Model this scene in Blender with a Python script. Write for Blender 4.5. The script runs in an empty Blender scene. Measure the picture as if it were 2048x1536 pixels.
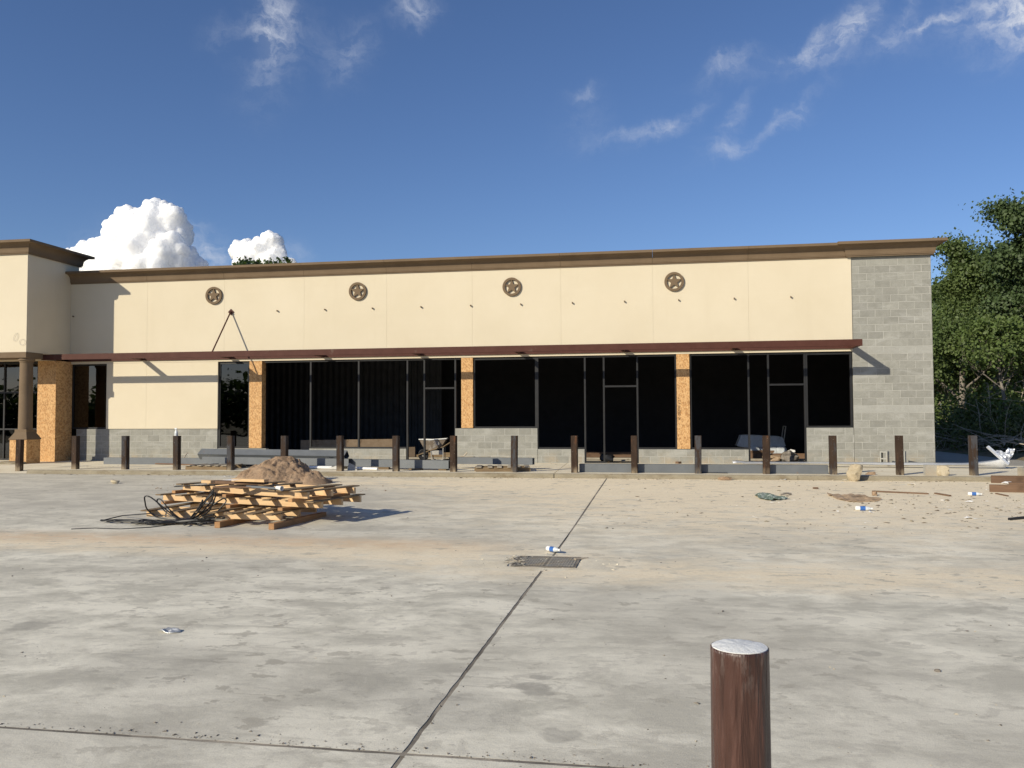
import bpy, bmesh, math, random
import numpy as np
from mathutils import Vector, Matrix, noise as mnoise

C = bpy.context.scene.collection
SC = bpy.context.scene
R = math.radians
rng = random.Random(7)

# ------------------------------------------------------------------ camera
F_PX, YAW, PITCH, ROLL = 1686.5, 0.1714, 0.0392, -0.0042
EYE = Vector((0, 0, 1.6))
_f = Vector((-math.sin(YAW) * math.cos(PITCH), math.cos(YAW) * math.cos(PITCH), math.sin(PITCH)))
_r0 = Vector((math.cos(YAW), math.sin(YAW), 0)); _u0 = _r0.cross(_f)
RT = math.cos(ROLL) * _r0 + math.sin(ROLL) * _u0
UP = -math.sin(ROLL) * _r0 + math.cos(ROLL) * _u0
cam_d = bpy.data.cameras.new('camera'); cam = bpy.data.objects.new('camera', cam_d); C.objects.link(cam)
cam_d.sensor_width = 36; cam_d.lens = 36 * F_PX / 2048; cam_d.clip_end = 6000; cam_d.clip_start = .05
m = Matrix((RT, UP, -_f)).transposed().to_4x4(); m.translation = EYE
cam.matrix_world = m; SC.camera = cam

# ------------------------------------------------------------------ light and exposure
SUN_AZ, SUN_EL = R(39.0), R(25.0)          # azimuth the light travels towards, from +Y to +X
ld = Vector((math.sin(SUN_AZ) * math.cos(SUN_EL), math.cos(SUN_AZ) * math.cos(SUN_EL), -math.sin(SUN_EL)))
sun_d = bpy.data.lights.new('sun', 'SUN'); sun = bpy.data.objects.new('sun', sun_d); C.objects.link(sun)
sun_d.energy = 4.6; sun_d.angle = R(.53); sun_d.color = (1, .915, .735)
sun.rotation_euler = ld.to_track_quat('-Z', 'Y').to_euler(); sun.location = (-20, -20, 30)
SC.view_settings.view_transform = 'Standard'; SC.view_settings.look = 'None'
SC.view_settings.gamma = 1; SC.view_settings.exposure = 0.13
SC.view_settings.use_curve_mapping = False
SC.cycles.use_denoising = True
SC.cycles.max_bounces = 8

def ray(x, y):
    return _f + RT * ((x - 1024) / F_PX) + UP * ((768 - y) / F_PX)
def FY(x, y, Y):                            # the place on an upright plane at distance Y
    d = ray(x, y); return EYE + d * (Y / d.y)
def ZP(x, y, z):                            # the place on a level plane at height z
    d = ray(x, y); return EYE + d * ((z - 1.6) / d.z)
def lot_z(Y):
    return 0 if Y < 11 else min(.145, .145 * (Y - 11) / 9)
def G(x, y):                                # the place on the gently sloping lot
    z = 0
    for _ in range(40): z = lot_z(ZP(x, y, z).y)
    return ZP(x, y, z)
ZS = .255                                   # walk and floor level
D = 24.57                                   # facade plane
def S(x, y): return ZP(x, y, ZS)

# ------------------------------------------------------------------ node helper
def nd(nt, kind, **kw):
    n = nt.nodes.new('ShaderNode' + kind)
    for k, v in kw.items():
        if k.startswith('_'): setattr(n, k[1:], v); continue
        key = int(k[1:]) if k[0] == 'i' and k[1:].isdigit() else k.replace('_', ' ')
        s = n.inputs[key]
        if isinstance(v, bpy.types.NodeSocket): nt.links.new(v, s)
        else: s.default_value = v
    return n
def mth(nt, op, a, b=0.0, c=None, clamp=False):
    n = nt.nodes.new('ShaderNodeMath'); n.operation = op; n.use_clamp = clamp
    for i, v in enumerate((a, b, c)):
        if v is None: continue
        if isinstance(v, bpy.types.NodeSocket): nt.links.new(v, n.inputs[i])
        else: n.inputs[i].default_value = v
    return n.outputs[0]
def mixc(nt, f, a, b, mode='MIX'):
    n = nt.nodes.new('ShaderNodeMix'); n.data_type = 'RGBA'; n.blend_type = mode
    for i, v in ((0, f), (6, a), (7, b)):
        if isinstance(v, bpy.types.NodeSocket): nt.links.new(v, n.inputs[i])
        elif i == 0: n.inputs[0].default_value = v
        else: n.inputs[i].default_value = (*v, 1) if len(v) == 3 else v
    return n.outputs[2]
def rmp(nt, v, a, b, c=0.0, d=1.0):
    n = nd(nt, 'MapRange', i0=v, i1=a, i2=b, i3=c, i4=d); n.clamp = True
    return n.outputs[0]

# ------------------------------------------------------------------ world: sky with high cirrus
W = bpy.data.worlds.new('World'); SC.world = W; W.use_nodes = True
nt = W.node_tree; nt.nodes.clear()
sky = nt.nodes.new('ShaderNodeTexSky'); sky.sky_type = 'NISHITA'; sky.sun_disc = False
sky.sun_elevation = SUN_EL; sky.sun_rotation = SUN_AZ + math.pi
sky.altitude = 300; sky.air_density = 1.0; sky.dust_density = .35; sky.ozone_density = 4.5
gen = nd(nt, 'TexCoord').outputs['Generated']
sep = nd(nt, 'SeparateXYZ', i0=gen)
az = mth(nt, 'ARCTAN2', sep.outputs[0], sep.outputs[1]); el = mth(nt, 'ARCSINE', sep.outputs[2])
uv = nd(nt, 'CombineXYZ', i0=az, i1=el).outputs[0]
wn = nd(nt, 'TexNoise', Vector=uv, Scale=13.0, Detail=6.0, Roughness=.62)
warp = nd(nt, 'VectorMath', _operation='MULTIPLY_ADD', i0=wn.outputs['Color'], i1=(.07, .07, 0), i2=uv)
uvw = nd(nt, 'VectorMath', _operation='SUBTRACT', i0=warp.outputs[0], i1=(.035, .035, 0)).outputs[0]
sw = nd(nt, 'SeparateXYZ', i0=uvw); uu, vv = sw.outputs[0], sw.outputs[1]
fib = nd(nt, 'TexNoise', Vector=nd(nt, 'Mapping', Vector=uvw, Rotation=(0, 0, R(-35)), Scale=(18, 60, 1)).outputs[0], Scale=1.0, Detail=7.0, Roughness=.62).outputs['Fac']
fib2 = nd(nt, 'TexNoise', Vector=uvw, Scale=42.0, Detail=8.0, Roughness=.68).outputs['Fac']
fibre = mth(nt, 'ADD', rmp(nt, fib, .38, .75), rmp(nt, fib2, .42, .72))
# x, y in the photograph, half length, half width (px), tilt, opacity
wisps = [(545, 75, 90, 38, 80, .62), (500, 70, 40, 14, -15, .35), (555, 20, 55, 45, 60, .30), (700, 105, 50, 34, 60, .36), (828, 24, 36, 18, 12, .75),
         (436, 80, 30, 25, 30, .12), (630, 85, 40, 40, 45, .10),
         (1450, 132, 48, 12, 18, .42), (1570, 112, 95, 14, 12, .26), (1655, 88, 62, 20, 22, .62), (1705, 45, 62, 24, 62, .50), (1640, 62, 22, 12, 40, .35),
         (1792, 72, 42, 17, 20, .48), (1878, 42, 34, 8, 16, .9), (1818, 12, 36, 12, 45, .22), (1930, 60, 130, 22, 4, .12),
         (2030, 25, 70, 50, -25, .9), (2070, 35, 70, 44, 0, .6),
         (1168, 182, 26, 10, 5, .40), (1165, 240, 45, 45, 30, .10), (1250, 275, 60, 12, 2, .30), (1320, 270, 44, 14, 20, .48), (1385, 228, 42, 14, 42, .26),
         (1472, 228, 40, 13, 50, .36), (1500, 278, 80, 11, 22, .34), (1590, 220, 44, 9, 38, .36), (1445, 292, 44, 18, 10, .22),
         (392, 505, 34, 44, 70, .40), (425, 520, 40, 26, 10, .22), (345, 540, 70, 30, 0, .2), (380, 470, 26, 34, 60, .22), (578, 515, 26, 30, 0, .35), (240, 455, 60, 30, 30, .10), (175, 505, 50, 20, 20, .12)]
dens = None
for (x, y, a, b, t, o) in wisps:
    d = ray(x, y).normalized(); u0, v0 = math.atan2(d.x, d.y), math.asin(d.z)
    k = 1 / F_PX; ct, st = math.cos(R(t)), math.sin(R(t))
    du = mth(nt, 'SUBTRACT', uu, u0); dv = mth(nt, 'SUBTRACT', vv, v0)
    p = mth(nt, 'ADD', mth(nt, 'MULTIPLY', du, ct / (a * k)), mth(nt, 'MULTIPLY', dv, st / (a * k)))
    q = mth(nt, 'ADD', mth(nt, 'MULTIPLY', du, -st / (b * k)), mth(nt, 'MULTIPLY', dv, ct / (b * k)))
    g = mth(nt, 'MULTIPLY', mth(nt, 'EXPONENT', mth(nt, 'MULTIPLY', mth(nt, 'ADD', mth(nt, 'MULTIPLY', p, p), mth(nt, 'MULTIPLY', q, q)), -1.0)), o)
    dens = g if dens is None else mth(nt, 'ADD', dens, g)
dens = mth(nt, 'MULTIPLY', dens, rmp(nt, fibre, .2, 1.35, .14, .9))
dens = mth(nt, 'MINIMUM', dens, .92)
deep = mixc(nt, 1.0, nd(nt, 'HueSaturation', Saturation=1.03, Value=1.0, Color=sky.outputs[0]).outputs[0], (.98, .955, 1.07), 'MULTIPLY')
col = mixc(nt, dens, deep, (6.6, 7.0, 7.9))
bg = nd(nt, 'Background', Color=col, Strength=.092)
wo = nt.nodes.new('ShaderNodeOutputWorld'); nt.links.new(bg.outputs[0], wo.inputs[0])

# ------------------------------------------------------------------ materials
MATS = {}
def new_mat(name):
    mt = bpy.data.materials.new(name); mt.use_nodes = True
    n = mt.node_tree; n.nodes.clear()
    out = n.nodes.new('ShaderNodeOutputMaterial')
    pos = nd(n, 'NewGeometry').outputs['Position']
    MATS[name] = mt
    return mt, n, out, pos
def finish(n, out, col, rough, h=None, dist=.004, strength=1.0, spec=.4, metal=0.0):
    b = nd(n, 'BsdfPrincipled', Roughness=rough, Metallic=metal)
    b.inputs['Specular IOR Level'].default_value = spec
    if isinstance(col, bpy.types.NodeSocket): n.links.new(col, b.inputs[0])
    else: b.inputs[0].default_value = (*col, 1)
    if h is not None:
        bp = nd(n, 'Bump', Strength=strength, Distance=dist, Height=h); n.links.new(bp.outputs[0], b.inputs['Normal'])
    n.links.new(b.outputs[0], out.inputs[0])
    return b
def worn(name, c1, c2, scale=6, rough=.8, fine=60, bump=.003, c3=None, s3=1.5, t3=(.58, .72), stretch=(1, 1, 1), spec=.35, metal=0.0, rnd=0.0):
    """two-tone weathered surface with a third stain colour"""
    mt, n, out, pos = new_mat(name)
    mp = nd(n, 'Mapping', Vector=pos, Scale=stretch).outputs[0]
    a = nd(n, 'TexNoise', Vector=mp, Scale=scale, Detail=6.0, Roughness=.62).outputs['Fac']
    f = nd(n, 'TexNoise', Vector=mp, Scale=fine, Detail=4.0, Roughness=.7).outputs['Fac']
    c = mixc(n, rmp(n, a, .34, .66), c1, c2)
    if c3:
        s = nd(n, 'TexNoise', Vector=mp, Scale=s3, Detail=8.0, Roughness=.66, Distortion=.6).outputs['Fac']
        c = mixc(n, rmp(n, s, *t3), c, c3)
    c = mixc(n, 1.0, c, mixc(n, rmp(n, f, .3, .7), (.84, .84, .84), (1.14, 1.14, 1.14)), 'MULTIPLY')
    if rnd:
        r = nd(n, 'ObjectInfo').outputs['Random']
        c = mixc(n, 1.0, c, mixc(n, r, (1 - rnd,) * 3, (1 + rnd,) * 3), 'MULTIPLY')
    finish(n, out, c, rough, f, bump, 1.0, spec, metal)
    return mt

def lot_material():
    mt, n, out, pos = new_mat('lot_concrete')
    sx = nd(n, 'SeparateXYZ', i0=pos); X, Y = sx.outputs[0], sx.outputs[1]
    st = nd(n, 'Mapping', Vector=pos, Rotation=(0, 0, R(-12)), Scale=(.85, 1.25, 1)).outputs[0]
    a = nd(n, 'TexNoise', Vector=st, Scale=1.3, Detail=10.0, Roughness=.70, Distortion=.3).outputs['Fac']
    b = nd(n, 'TexNoise', Vector=st, Scale=4.2, Detail=10.0, Roughness=.70, Distortion=.6).outputs['Fac']
    l = nd(n, 'TexNoise', Vector=pos, Scale=.24, Detail=4.0, Roughness=.55).outputs['Fac']
    f = nd(n, 'TexNoise', Vector=pos, Scale=130.0, Detail=3.0, Roughness=.7).outputs['Fac']
    g = nd(n, 'TexNoise', Vector=pos, Scale=24.0, Detail=6.0, Roughness=.7).outputs['Fac']
    c = mixc(n, rmp(n, a, .40, .58), (.50, .483, .425), (.77, .745, .66))
    c = mixc(n, rmp(n, b, .54, .59, 0, .42), c, (.42, .40, .36))          # darker trowelled smears
    c = mixc(n, rmp(n, b, .42, .30, 0, .5), c, (.80, .775, .70))
    c = mixc(n, rmp(n, l, .44, .60, 0, .55), c, (.44, .42, .375))
    c = mixc(n, mth(n, 'MULTIPLY', rmp(n, X, -1, -6), rmp(n, Y, 10.5, 13.5, 0, .45)), c, (.40, .385, .36))
    # wind-blown builder's sand: by the drain, along the pallets and over the right half near the kerb
    def band(yc, yw, x0, x1, soft=2.0):
        q = mth(n, 'DIVIDE', mth(n, 'SUBTRACT', Y, yc), yw)
        e = mth(n, 'EXPONENT', mth(n, 'MULTIPLY', mth(n, 'MULTIPLY', q, q), -1.0))
        return mth(n, 'MULTIPLY', e, mth(n, 'MULTIPLY', rmp(n, X, x0 - soft, x0 + soft), rmp(n, X, x1 + soft, x1 - soft)))
    sd = mth(n, 'ADD', band(9.7, .65, -10, -1.5, 1.2), mth(n, 'MULTIPLY', band(8.85, .75, -2.6, 9, 1.5), .85))
    sd = mth(n, 'ADD', sd, mth(n, 'MULTIPLY', band(18.0, 6.5, -3.0, 40, 3.5), 1.6))
    sd = mth(n, 'ADD', sd, mth(n, 'MULTIPLY', band(18.6, 1.4, -10.5, 0, 1.5), .9))
    og = mth(n, 'MULTIPLY', band(10.3, .45, -9.5, -2.2, .8), rmp(n, b, .36, .56, .35, 1.0))
    edge = nd(n, 'TexNoise', Vector=st, Scale=2.2, Detail=8.0, Roughness=.7).outputs['Fac']
    sf = rmp(n, mth(n, 'MULTIPLY', sd, rmp(n, edge, .28, .62, .25, 1.25)), .2, 1.0, 0, .85)
    c = mixc(n, sf, c, mixc(n, rmp(n, g, .35, .65), (.74, .635, .475), (.86, .77, .61)))
    c = mixc(n, mth(n, 'MULTIPLY', og, .8), c, (.66, .50, .34))
    # ragged damp marks and thin rubber scuffs
    q1 = nd(n, 'TexNoise', Vector=nd(n, 'Mapping', Vector=pos, Scale=(3.2, 4.6, 1), Rotation=(0, 0, R(-14))).outputs[0], Scale=1.2, Detail=10.0, Roughness=.62).outputs['Fac']
    q2 = nd(n, 'TexNoise', Vector=pos, Scale=.5, Detail=2.0).outputs['Fac']
    c = mixc(n, mth(n, 'MULTIPLY', rmp(n, q1, .585, .61), rmp(n, q2, .38, .6, .15, .75)), c, (.37, .35, .305))
    q3 = nd(n, 'TexNoise', Vector=nd(n, 'Mapping', Vector=pos, Rotation=(0, 0, R(22)), Scale=(.8, 14, 1)).outputs[0], Scale=1.0, Detail=5.0).outputs['Fac']
    c = mixc(n, mth(n, 'MULTIPLY', rmp(n, q3, .60, .68), rmp(n, q2, .42, .62, 0, .6)), c, (.38, .36, .315))
    # oil and water spots
    for (px, py, r, amt) in ((1065, 1378, .12, .55), (1080, 1352, .06, .5), (1735, 1308, .07, .4), (65, 1252, .16, .5), (1120, 1470, .10, .4), (1720, 1318, .05, .4), (300, 1330, .5, .25), (820, 1370, .5, .3), (920, 1420, .35, .35)):
        o = G(px, py)
        d = nd(n, 'VectorMath', _operation='DISTANCE', i0=nd(n, 'VectorMath', _operation='MULTIPLY_ADD', i0=nd(n, 'TexNoise', Vector=pos, Scale=6.0, Detail=4.0).outputs['Color'], i1=(.28, .28, 0), i2=pos).outputs[0], i1=(o.x + .14, o.y + .14, o.z))
        c = mixc(n, rmp(n, d.outputs['Value'], r * 1.15, r * .75, 0, amt), c, (.26, .25, .23))
    # pitted specks
    sp = nd(n, 'TexVoronoi', Vector=pos, Scale=9.0).outputs['Distance']
    c = mixc(n, mth(n, 'MULTIPLY', rmp(n, sp, .07, .03), rmp(n, g, .5, .6)), c, (.14, .13, .12))
    c = mixc(n, 1.0, c, mixc(n, rmp(n, f, .3, .7), (.86, .86, .86), (1.12, 1.12, 1.12)), 'MULTIPLY')
    c = mixc(n, 1.0, c, (1.085, 1.05, .97), 'MULTIPLY')
    # broom finish: fine drag lines across the slabs
    br = nd(n, 'TexNoise', Vector=nd(n, 'Mapping', Vector=pos, Scale=(3, 170, 1)).outputs[0], Scale=1.0, Detail=2.0).outputs['Fac']
    h = mth(n, 'ADD', mth(n, 'ADD', mth(n, 'MULTIPLY', g, .6), mth(n, 'MULTIPLY', f, .35)), mth(n, 'MULTIPLY', br, .25))
    finish(n, out, c, .85, h, .006, .7, .3)
    return mt

def stucco_material():
    mt, n, out, pos = new_mat('cream_stucco')
    a = nd(n, 'TexNoise', Vector=pos, Scale=.6, Detail=5.0, Roughness=.6).outputs['Fac']
    v = nd(n, 'TexNoise', Vector=nd(n, 'Mapping', Vector=pos, Scale=(2.5, 2.5, .25)).outputs[0], Scale=1.0, Detail=6.0, Roughness=.65).outputs['Fac']
    f = nd(n, 'TexNoise', Vector=pos, Scale=160.0, Detail=3.0, Roughness=.7).outputs['Fac']
    t = nd(n, 'TexNoise', Vector=nd(n, 'Mapping', Vector=pos, Scale=(.5, .5, 6)).outputs[0], Scale=1.3, Detail=4.0).outputs['Fac']
    c = mixc(n, rmp(n, a, .3, .7), (.60, .525, .39), (.64, .565, .43))
    c = mixc(n, rmp(n, v, .56, .75, 0, .22), c, (.55, .47, .34))
    c = mixc(n, rmp(n, t, .55, .75, 0, .12), c, (.67, .60, .47))
    finish(n, out, c, .9, f, .003, .8, .2)
    return mt

def osb_material():
    mt, n, out, pos = new_mat('strand_board')
    base = nd(n, 'TexNoise', Vector=pos, Scale=3.0, Detail=3.0).outputs['Fac']
    c = mixc(n, rmp(n, base, .35, .65), (.475, .25, .095), (.54, .30, .122))
    hs = None
    wv = nd(n, 'TexNoise', Vector=pos, Scale=9.0, Detail=3.0).outputs['Color']
    pw = nd(n, 'VectorMath', _operation='MULTIPLY_ADD', i0=wv, i1=(.035, .035, .035), i2=pos).outputs[0]
    for i, (rot, sc) in enumerate(((15, 9), (68, 11), (-38, 9), (112, 13), (-75, 10))):
        tn = nd(n, 'Mapping', Vector=pw, Rotation=(R(rot), R(rot), 0), Location=(i * 7.1, i, i * 3.3)).outputs[0]     # turn first, then stretch
        mp = nd(n, 'Mapping', Vector=tn, Scale=(sc, sc * 2.0, sc * 4.2)).outputs[0]
        vo = nd(n, 'TexVoronoi', Vector=mp, Scale=1.0)
        s = nd(n, 'SeparateColor', i0=vo.outputs['Color'])
        c = mixc(n, rmp(n, s.outputs[0], .72, .78, 0, .62), c, (.64, .40, .185))
        c = mixc(n, rmp(n, s.outputs[1], .84, .90, 0, .5), c, (.31, .155, .06))
        hs = s.outputs[0] if hs is None else mth(n, 'ADD', hs, s.outputs[0])
    finish(n, out, c, .75, hs, .002, .6, .3)
    return mt

def block_material(name, c1, c2, rnd):
    mt, n, out, pos = new_mat(name)
    a = nd(n, 'TexNoise', Vector=pos, Scale=5.0, Detail=7.0, Roughness=.7).outputs['Fac']
    s = nd(n, 'TexNoise', Vector=nd(n, 'Mapping', Vector=pos, Scale=(1, 1, 2.6)).outputs[0], Scale=1.3, Detail=7.0, Roughness=.65, Distortion=.8).outputs['Fac']
    f = nd(n, 'TexNoise', Vector=pos, Scale=110.0, Detail=4.0, Roughness=.75).outputs['Fac']
    c = mixc(n, rmp(n, a, .32, .68), c1, c2)
    c = mixc(n, rmp(n, s, .52, .66, 0, .5), c, (.40, .393, .365))             # smeared mortar wash
    r = nd(n, 'ObjectInfo').outputs['Random']
    c = mixc(n, 1.0, c, mixc(n, r, (1 - rnd,) * 3, (1 + rnd * .9,) * 3), 'MULTIPLY')
    z = nd(n, 'SeparateXYZ', i0=pos).outputs[2]
    dirt = nd(n, 'TexNoise', Vector=pos, Scale=2.4, Detail=5.0).outputs['Fac']
    c = mixc(n, mth(n, 'MULTIPLY', rmp(n, z, .62, .26), rmp(n, dirt, .45, .62, 0, .55)), c, (.40, .31, .20))
    c = mixc(n, 1.0, c, mixc(n, rmp(n, f, .3, .7), (.8, .8, .8), (1.18, 1.18, 1.18)), 'MULTIPLY')
    finish(n, out, c, .92, f, .005, .9, .2)
    return mt

def wood_material(name, c1, c2, cd, rnd=.14):
    mt, n, out, pos = new_mat(name)
    tc = nd(n, 'TexCoord').outputs['Object']
    mp = nd(n, 'Mapping', Vector=tc, Scale=(2.2, 34, 34)).outputs[0]
    a = nd(n, 'TexNoise', Vector=mp, Scale=1.0, Detail=6.0, Roughness=.6, Distortion=.8).outputs['Fac']
    b = nd(n, 'TexNoise', Vector=tc, Scale=3.0, Detail=4.0).outputs['Fac']
    c = mixc(n, rmp(n, a, .32, .68), c1, c2)
    k = nd(n, 'TexVoronoi', Vector=nd(n, 'Mapping', Vector=tc, Scale=(2.2, 8, 8)).outputs[0], Scale=1.0).outputs['Distance']
    c = mixc(n, rmp(n, k, .13, .07, 0, .7), c, cd)
    c = mixc(n, rmp(n, b, .58, .74, 0, .5), c, cd)
    r = nd(n, 'ObjectInfo').outputs['Random']
    c = mixc(n, 1.0, c, mixc(n, r, (1 - rnd,) * 3, (1 + rnd,) * 3), 'MULTIPLY')
    finish(n, out, c, .8, a, .002, .6, .25)
    return mt

def rust_steel():
    mt, n, out, pos = new_mat('rusty_steel')
    r = nd(n, 'ObjectInfo').outputs['Random']
    off = nd(n, 'CombineXYZ', i0=mth(n, 'MULTIPLY', r, 37.0), i1=mth(n, 'MULTIPLY', r, 11.0), i2=0.0).outputs[0]
    p2 = nd(n, 'VectorMath', _operation='ADD', i0=pos, i1=off).outputs[0]
    mp = nd(n, 'Mapping', Vector=p2, Scale=(9, 9, 2.2)).outputs[0]
    a = nd(n, 'TexNoise', Vector=mp, Scale=1.0, Detail=7.0, Roughness=.65).outputs['Fac']
    f = nd(n, 'TexNoise', Vector=p2, Scale=70.0, Detail=4.0, Roughness=.7).outputs['Fac']
    sp = nd(n, 'TexVoronoi', Vector=p2, Scale=24.0).outputs['Distance']
    c = mixc(n, rmp(n, a, .36, .62), (.030, .018, .0125), (.052, .034, .024))
    c = mixc(n, mth(n, 'MULTIPLY', rmp(n, a, .52, .42), rmp(n, r, .45, .75)), c, (.06, .06, .065))      # blue mill scale
    c = mixc(n, mth(n, 'MULTIPLY', rmp(n, a, .56, .68), rmp(n, r, .6, .2)), c, (.10, .043, .021))
    c = mixc(n, mth(n, 'MULTIPLY', rmp(n, sp, .13, .08), rmp(n, f, .5, .56)), c, (.45, .42, .38))
    z = nd(n, 'SeparateXYZ', i0=pos).outputs[2]
    c = mixc(n, mth(n, 'MULTIPLY', rmp(n, z, .42, .25), rmp(n, a, .4, .6)), c, (.30, .24, .165))
    finish(n, out, c, .8, f, .002, .7, .15)
    return mt

def paint_bollard():
    mt, n, out, pos = new_mat('glossy_brown_paint')
    a = nd(n, 'TexNoise', Vector=nd(n, 'Mapping', Vector=pos, Scale=(26, 26, 2.4)).outputs[0], Scale=1.0, Detail=4.0, Roughness=.5, Distortion=.4).outputs['Fac']
    b = nd(n, 'TexNoise', Vector=nd(n, 'Mapping', Vector=pos, Scale=(60, 60, 6)).outputs[0], Scale=1.0, Detail=5.0, Roughness=.6).outputs['Fac']
    w = nd(n, 'TexNoise', Vector=nd(n, 'Mapping', Vector=pos, Scale=(40, 40, 9)).outputs[0], Scale=1.0, Detail=6.0, Roughness=.7).outputs['Fac']
    z = nd(n, 'SeparateXYZ', i0=pos).outputs[2]
    c = mixc(n, rmp(n, a, .35, .62), (.042, .019, .0135), (.070, .031, .022))
    c = mixc(n, rmp(n, b, .55, .75, 0, .5), c, (.16, .075, .055))
    c = mixc(n, mth(n, 'MULTIPLY', rmp(n, w, .50, .66), rmp(n, z, .80, .945, 0, .45)), c, (.26, .215, .19))
    c = mixc(n, rmp(n, w, .70, .76, 0, .6), c, (.42, .37, .34))
    h = mth(n, 'ADD', a, mth(n, 'MULTIPLY', b, .3))
    finish(n, out, c, rmp(n, b, .3, .7, .22, .45), h, .022, .9, .5)
    return mt

def leaf_material(name, c1, c2):
    mt, n, out, pos = new_mat(name)
    a = nd(n, 'TexNoise', Vector=pos, Scale=.9, Detail=3.0).outputs['Fac']
    r = nd(n, 'TexWhiteNoise', Vector=nd(n, 'VectorMath', _operation='SNAP', i0=pos, i1=(.16, .16, .16)).outputs[0]).outputs['Value']
    c = mixc(n, rmp(n, a, .35, .65), c1, c2)
    c = mixc(n, 1.0, c, mixc(n, r, (.7, .7, .7), (1.3, 1.3, 1.25)), 'MULTIPLY')
    b = nd(n, 'BsdfPrincipled', Roughness=.55); n.links.new(c, b.inputs[0]); b.inputs['Specular IOR Level'].default_value = .3
    t = nd(n, 'BsdfTranslucent'); n.links.new(mixc(n, 1.0, c, (1.5, 1.6, .6), 'MULTIPLY'), t.inputs[0])
    mx = nd(n, 'MixShader', i0=.28); n.links.new(b.outputs[0], mx.inputs[1]); n.links.new(t.outputs[0], mx.inputs[2])
    n.links.new(mx.outputs[0], out.inputs[0])
    return mt

def glass_material():
    mt, n, out, pos = new_mat('tinted_glass')
    fr = nd(n, 'Fresnel', IOR=1.55)
    wob = nd(n, 'TexNoise', Vector=pos, Scale=1.6, Detail=1.0).outputs['Fac']
    bp = nd(n, 'Bump', Strength=.25, Distance=.006, Height=wob)
    gl = nd(n, 'BsdfGlossy', Roughness=.012); n.links.new(bp.outputs[0], gl.inputs['Normal'])
    tr = nd(n, 'BsdfTransparent', Color=(.13, .14, .15, 1))
    mx = nd(n, 'MixShader', i0=mth(n, 'MULTIPLY', fr.outputs[0], 1.7, clamp=True)); n.links.new(tr.outputs[0], mx.inputs[1]); n.links.new(gl.outputs[0], mx.inputs[2])
    n.links.new(mx.outputs[0], out.inputs[0])
    return mt

lot_m = lot_material(); stucco_m = stucco_material(); osb_m = osb_material()
cmu_m = block_material('concrete_block_grey', (.245, .24, .212), (.31, .305, .273), .10)
cmul_m = block_material('concrete_block_pale', (.31, .305, .275), (.35, .345, .315), .05)
rust_m = rust_steel(); boll_m = paint_bollard(); glass_m = glass_material()
mortar_m = worn('mortar', (.43, .42, .38), (.31, .304, .275), 2.5, .95)
walk_m = worn('walk_concrete', (.68, .60, .45), (.76, .69, .54), 1.6, .9, 70, .003, (.56, .47, .33), 1.1, (.55, .7))
kerb_m = worn('kerb_concrete', (.235, .20, .14), (.31, .27, .195), 2.2, .92, 60, .006, (.19, .15, .095), 2.0, (.52, .68), (1, 1, 2))
joint_m = worn('joint_filler', (.13, .113, .09), (.22, .195, .16), 7, .95, 60, .003, (.38, .33, .26), .8, (.50, .64))
cornice_m = worn('brown_stucco', (.150, .104, .063), (.176, .124, .077), 2, .9, 140, .003)
can_m = worn('dull_aluminium', (.45, .46, .46), (.58, .59, .59), 9, .35, 60, .002, metal=.6, spec=.5)
maroon_m = worn('maroon_primer', (.068, .024, .017), (.086, .033, .024), 3, .65, 90, .001, (.11, .065, .05), 1.7, (.62, .7), spec=.2)
frame_m = worn('dark_bronze_frame', (.017, .017, .018), (.023, .023, .024), 4, .5, 80, .0005, spec=.3)
tube_m = worn('grey_primer_steel', (.115, .125, .135), (.14, .15, .16), 2.5, .5, 80, .001, (.20, .12, .075), 1.3, (.66, .72), spec=.5)
galv_m = worn('galvanised_sheet', (.70, .72, .76), (.82, .84, .88), 5, .35, 60, .001, metal=.4, spec=.5)
asph_m = worn('grey_driveway', (.33, .305, .26), (.40, .37, .315), 2, .92, 160, .006)
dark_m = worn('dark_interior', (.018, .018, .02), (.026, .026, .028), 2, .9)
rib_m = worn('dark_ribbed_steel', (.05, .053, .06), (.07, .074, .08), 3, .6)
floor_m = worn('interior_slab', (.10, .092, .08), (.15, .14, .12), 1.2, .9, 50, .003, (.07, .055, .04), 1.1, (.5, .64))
wood_m = wood_material('new_pine', (.60, .395, .21), (.71, .50, .285), (.38, .21, .10))
wood2_m = wood_material('weathered_pine', (.165, .115, .066), (.235, .17, .10), (.09, .06, .035))
wood3_m = wood_material('brown_lumber', (.135, .08, .05), (.19, .118, .074), (.06, .035, .022))
wood5_m = wood_material('brown_runner', (.33, .175, .08), (.42, .24, .115), (.2, .1, .045))
wood4_m = wood_material('grey_wood', (.30, .26, .20), (.42, .375, .30), (.16, .13, .10))
sand_m = worn('brown_sand', (.31, .205, .127), (.41, .285, .185), 4, .97, 38, .03, (.23, .16, .10), 6, (.54, .64))
rock_m = worn('pale_limestone', (.46, .39, .27), (.55, .475, .35), 7, .9, 50, .008, (.34, .26, .16), 5, (.56, .66))
rock2_m = worn('tan_rock', (.36, .30, .205), (.45, .38, .27), 7, .92, 50, .01, (.25, .19, .12), 5, (.54, .64))
white_m = worn('white_plastic', (.70, .70, .69), (.78, .78, .77), 6, .45, 60, .0005)
paper_m = worn('white_scrap', (.72, .70, .66), (.82, .80, .77), 9, .8)
black_m = worn('black_cable', (.012, .012, .013), (.02, .02, .021), 9, .42, 60, .0005)
blue_m = worn('blue_label', (.03, .10, .34), (.05, .16, .45), 12, .4, 60, .0003)
clear_m = worn('pale_clear_plastic', (.55, .58, .60), (.66, .69, .71), 9, .2, 60, .0003)
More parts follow.
